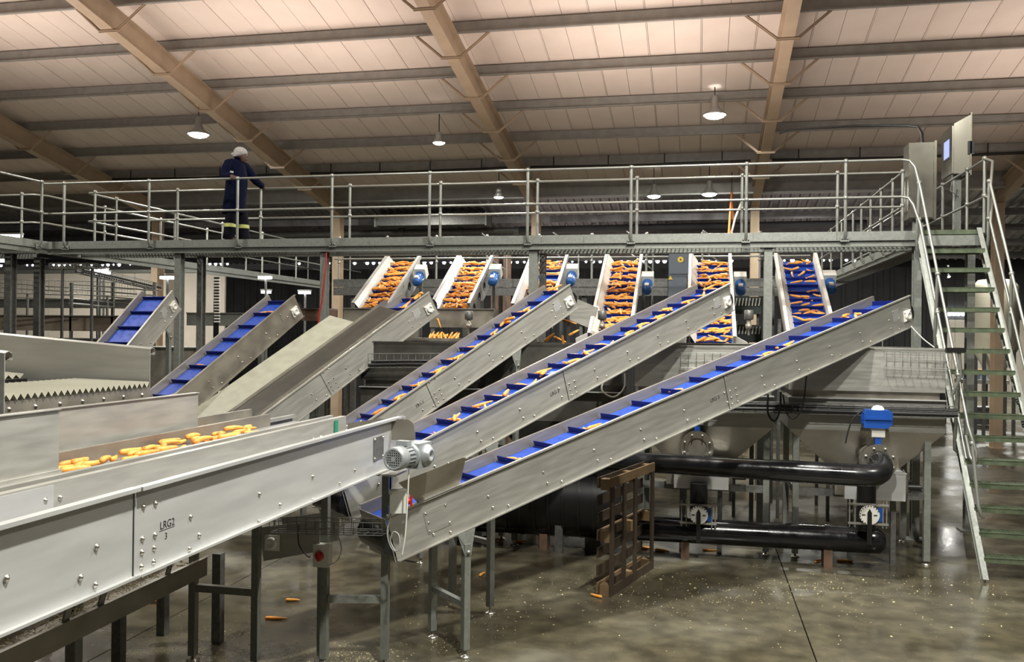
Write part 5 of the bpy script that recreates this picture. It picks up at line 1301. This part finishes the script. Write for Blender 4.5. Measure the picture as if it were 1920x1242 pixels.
# ------------------------------------------------------------------ loose carrots and scraps
def lay(px, py, label, an, k=0):
    p = atZ(px, py, .018); carrot(T4(p.x, p.y, .018) @ RZm(an), label, None, k)
for a in ((1118, 1117, 'pale orange carrot at the near foot of the standing pallet', 2.6, 3), (905, 1010, 'long orange carrot on the dark floor behind the leg of the longest conveyor', .1, 2), (925, 1012, 'second orange carrot touching the long one on the dark floor behind the leg', .1, 2), (975, 1016, 'orange carrot in shadow right of the pair behind the longest conveyor leg', .2, 0),
          (1212, 1028, 'orange carrot on the floor right of the pallet, half hidden by it', .2, 0), (1242, 1033, 'orange carrot on the floor right of the pallet, farther from it', -.3, 0), (905, 1077, 'short orange carrot end standing on the floor right of the conveyor leg', 1.4, 3),
          (798, 1024, 'orange carrot under the lower end of the longest conveyor', .3, 4), (549, 1126, 'short bright carrot on the floor below the dark red knob switch', .2, 3), (518, 1160, 'long carrot on the wet floor between the legs at lower left', .15, 2), (284, 1127, 'orange carrot on the floor beside the waste trough leg', .0, 2),
          (1332, 1032, 'red orange carrot in shadow under the lower black pipe', .1, 0), (1585, 1052, 'orange carrot under the right end of the lower black pipe', .1, 0), (1535, 1052, 'carrot stub under the lower black pipe left of the joint', .8, 3)): lay(*a)
def fall(px, py, Y, label, a1, a2, k=0): p = atY(px, py, Y); carrot(T4(*p) @ RZm(a1) @ RY(a2), label, None, k)
for a in ((1068, 604, 12.5, 'falling carrot nearest the middle conveyor head, lying level', -.2, .25, 2), (1056, 642, 12.6, 'falling carrot hanging upright under the middle conveyor head', .3, 1.4, 0), (1076, 624, 12.6, 'falling carrot tilted up to the right under the middle conveyor head', .2, -.5, 1), (1030, 633, 12.5, 'falling carrot at left, just under the middle conveyor edge', .2, -.7, 4), (1050, 637, 12.8, 'falling carrot lowest of those under the middle conveyor head', .2, .4, 0),
          (769, 660, 12.6, 'carrot falling upright below the head of the covered conveyor', .3, 1.45, 0), (764, 648, 12.7, 'carrot falling slantwise below the head of the covered conveyor', .3, .3, 3), (803, 600, 12.8, 'carrot dropping just off the head of the covered conveyor', .2, -.3, 3), (823, 606, 12.8, 'small carrot falling right of the covered conveyor head', .2, 1.2, 3), (1012, 656, 12.8, 'carrot falling past the dark rim under the middle conveyor', .2, .4, 2), (1020, 652, 12.9, 'carrot falling across another past the dark rim under the middle conveyor', .3, .1, 4)): fall(*a)
a, b_ = atY(798, 634, 13.1), atY(856, 634, 13.1)
t = thing('small_belt', 'short shelf with a heap of carrots between the covered conveyor and its neighbour', 'shelf', (a.x, 13.2, a.z))
MB().box(a.x-.3, b_.x+.2, 13.1, 13.5, a.z-.03, a.z).box(a.x-.3, b_.x+.2, 13.094, 13.1, a.z-.12, a.z-.0).build('shelf_plate', STEELD, t)
for x in (a.x-.25, b_.x+.15): MB().box(x-.02, x+.02, 13.4, 13.44, 0, a.z-.03).build('leg', GALVD, t)
for i in range(16):
    carrot(T4(a.x+.05+(b_.x-a.x)*(i % 8)/8, 13.18+.1*(i//8)+R.uniform(0, .03), a.z+.02+.03*(i//8)) @ RZm(R.uniform(-.4, .4)+PI/2) @ RY(R.uniform(-.8, -.2)), 'orange carrot in the heap on the short shelf right of the covered conveyor', 'carrots on the short shelf')
rr = random.Random(11); b = MB()
def chip(x, y, s):
    a = rr.uniform(0, PI); dx, dy = math.cos(a)*s, math.sin(a)*s; h = s*rr.uniform(.3, .7)
    b.add([(x-dx, y-dy, .001), (x+dx, y+dy, .001), (x-dy*.5, y+dx*.5, .001), (x, y, h)], [[0, 1, 3], [1, 2, 3], [2, 0, 3]])
for i in range(850):
    px, py = rr.uniform(760, 1900), 1075+abs(rr.gauss(0, 1))*55
    if py > 1240: continue
    p = atZ(px, py, 0); chip(p.x, p.y, rr.uniform(.003, .010) if rr.random() < .9 else .016)
for cx, cy, sx_, sy_, n in ((1490, 1105, 40, 8, 90), (1370, 1120, 70, 12, 90), (1240, 1140, 60, 10, 60), (1590, 1098, 60, 10, 80), (1420, 1062, 10, 3, 10), (640, 1230, 60, 12, 400), (430, 1220, 60, 25, 500), (700, 1235, 25, 8, 90), (900, 1160, 90, 20, 60), (1040, 1100, 70, 18, 80), (300, 1210, 60, 25, 220), (840, 1215, 20, 8, 40)):
    for i in range(n):
        px, py = rr.gauss(cx, sx_), rr.gauss(cy, sy_)
        if py < 1030: continue
        p = atZ(px, py, 0); chip(p.x, p.y, rr.uniform(.004, .011))
o = b.build('carrot_chips', CHIP); tag(o, 'pale carrot chips and peelings strewn over the wet concrete floor', 'scraps', kind='stuff')
bpy.context.view_layer.update()
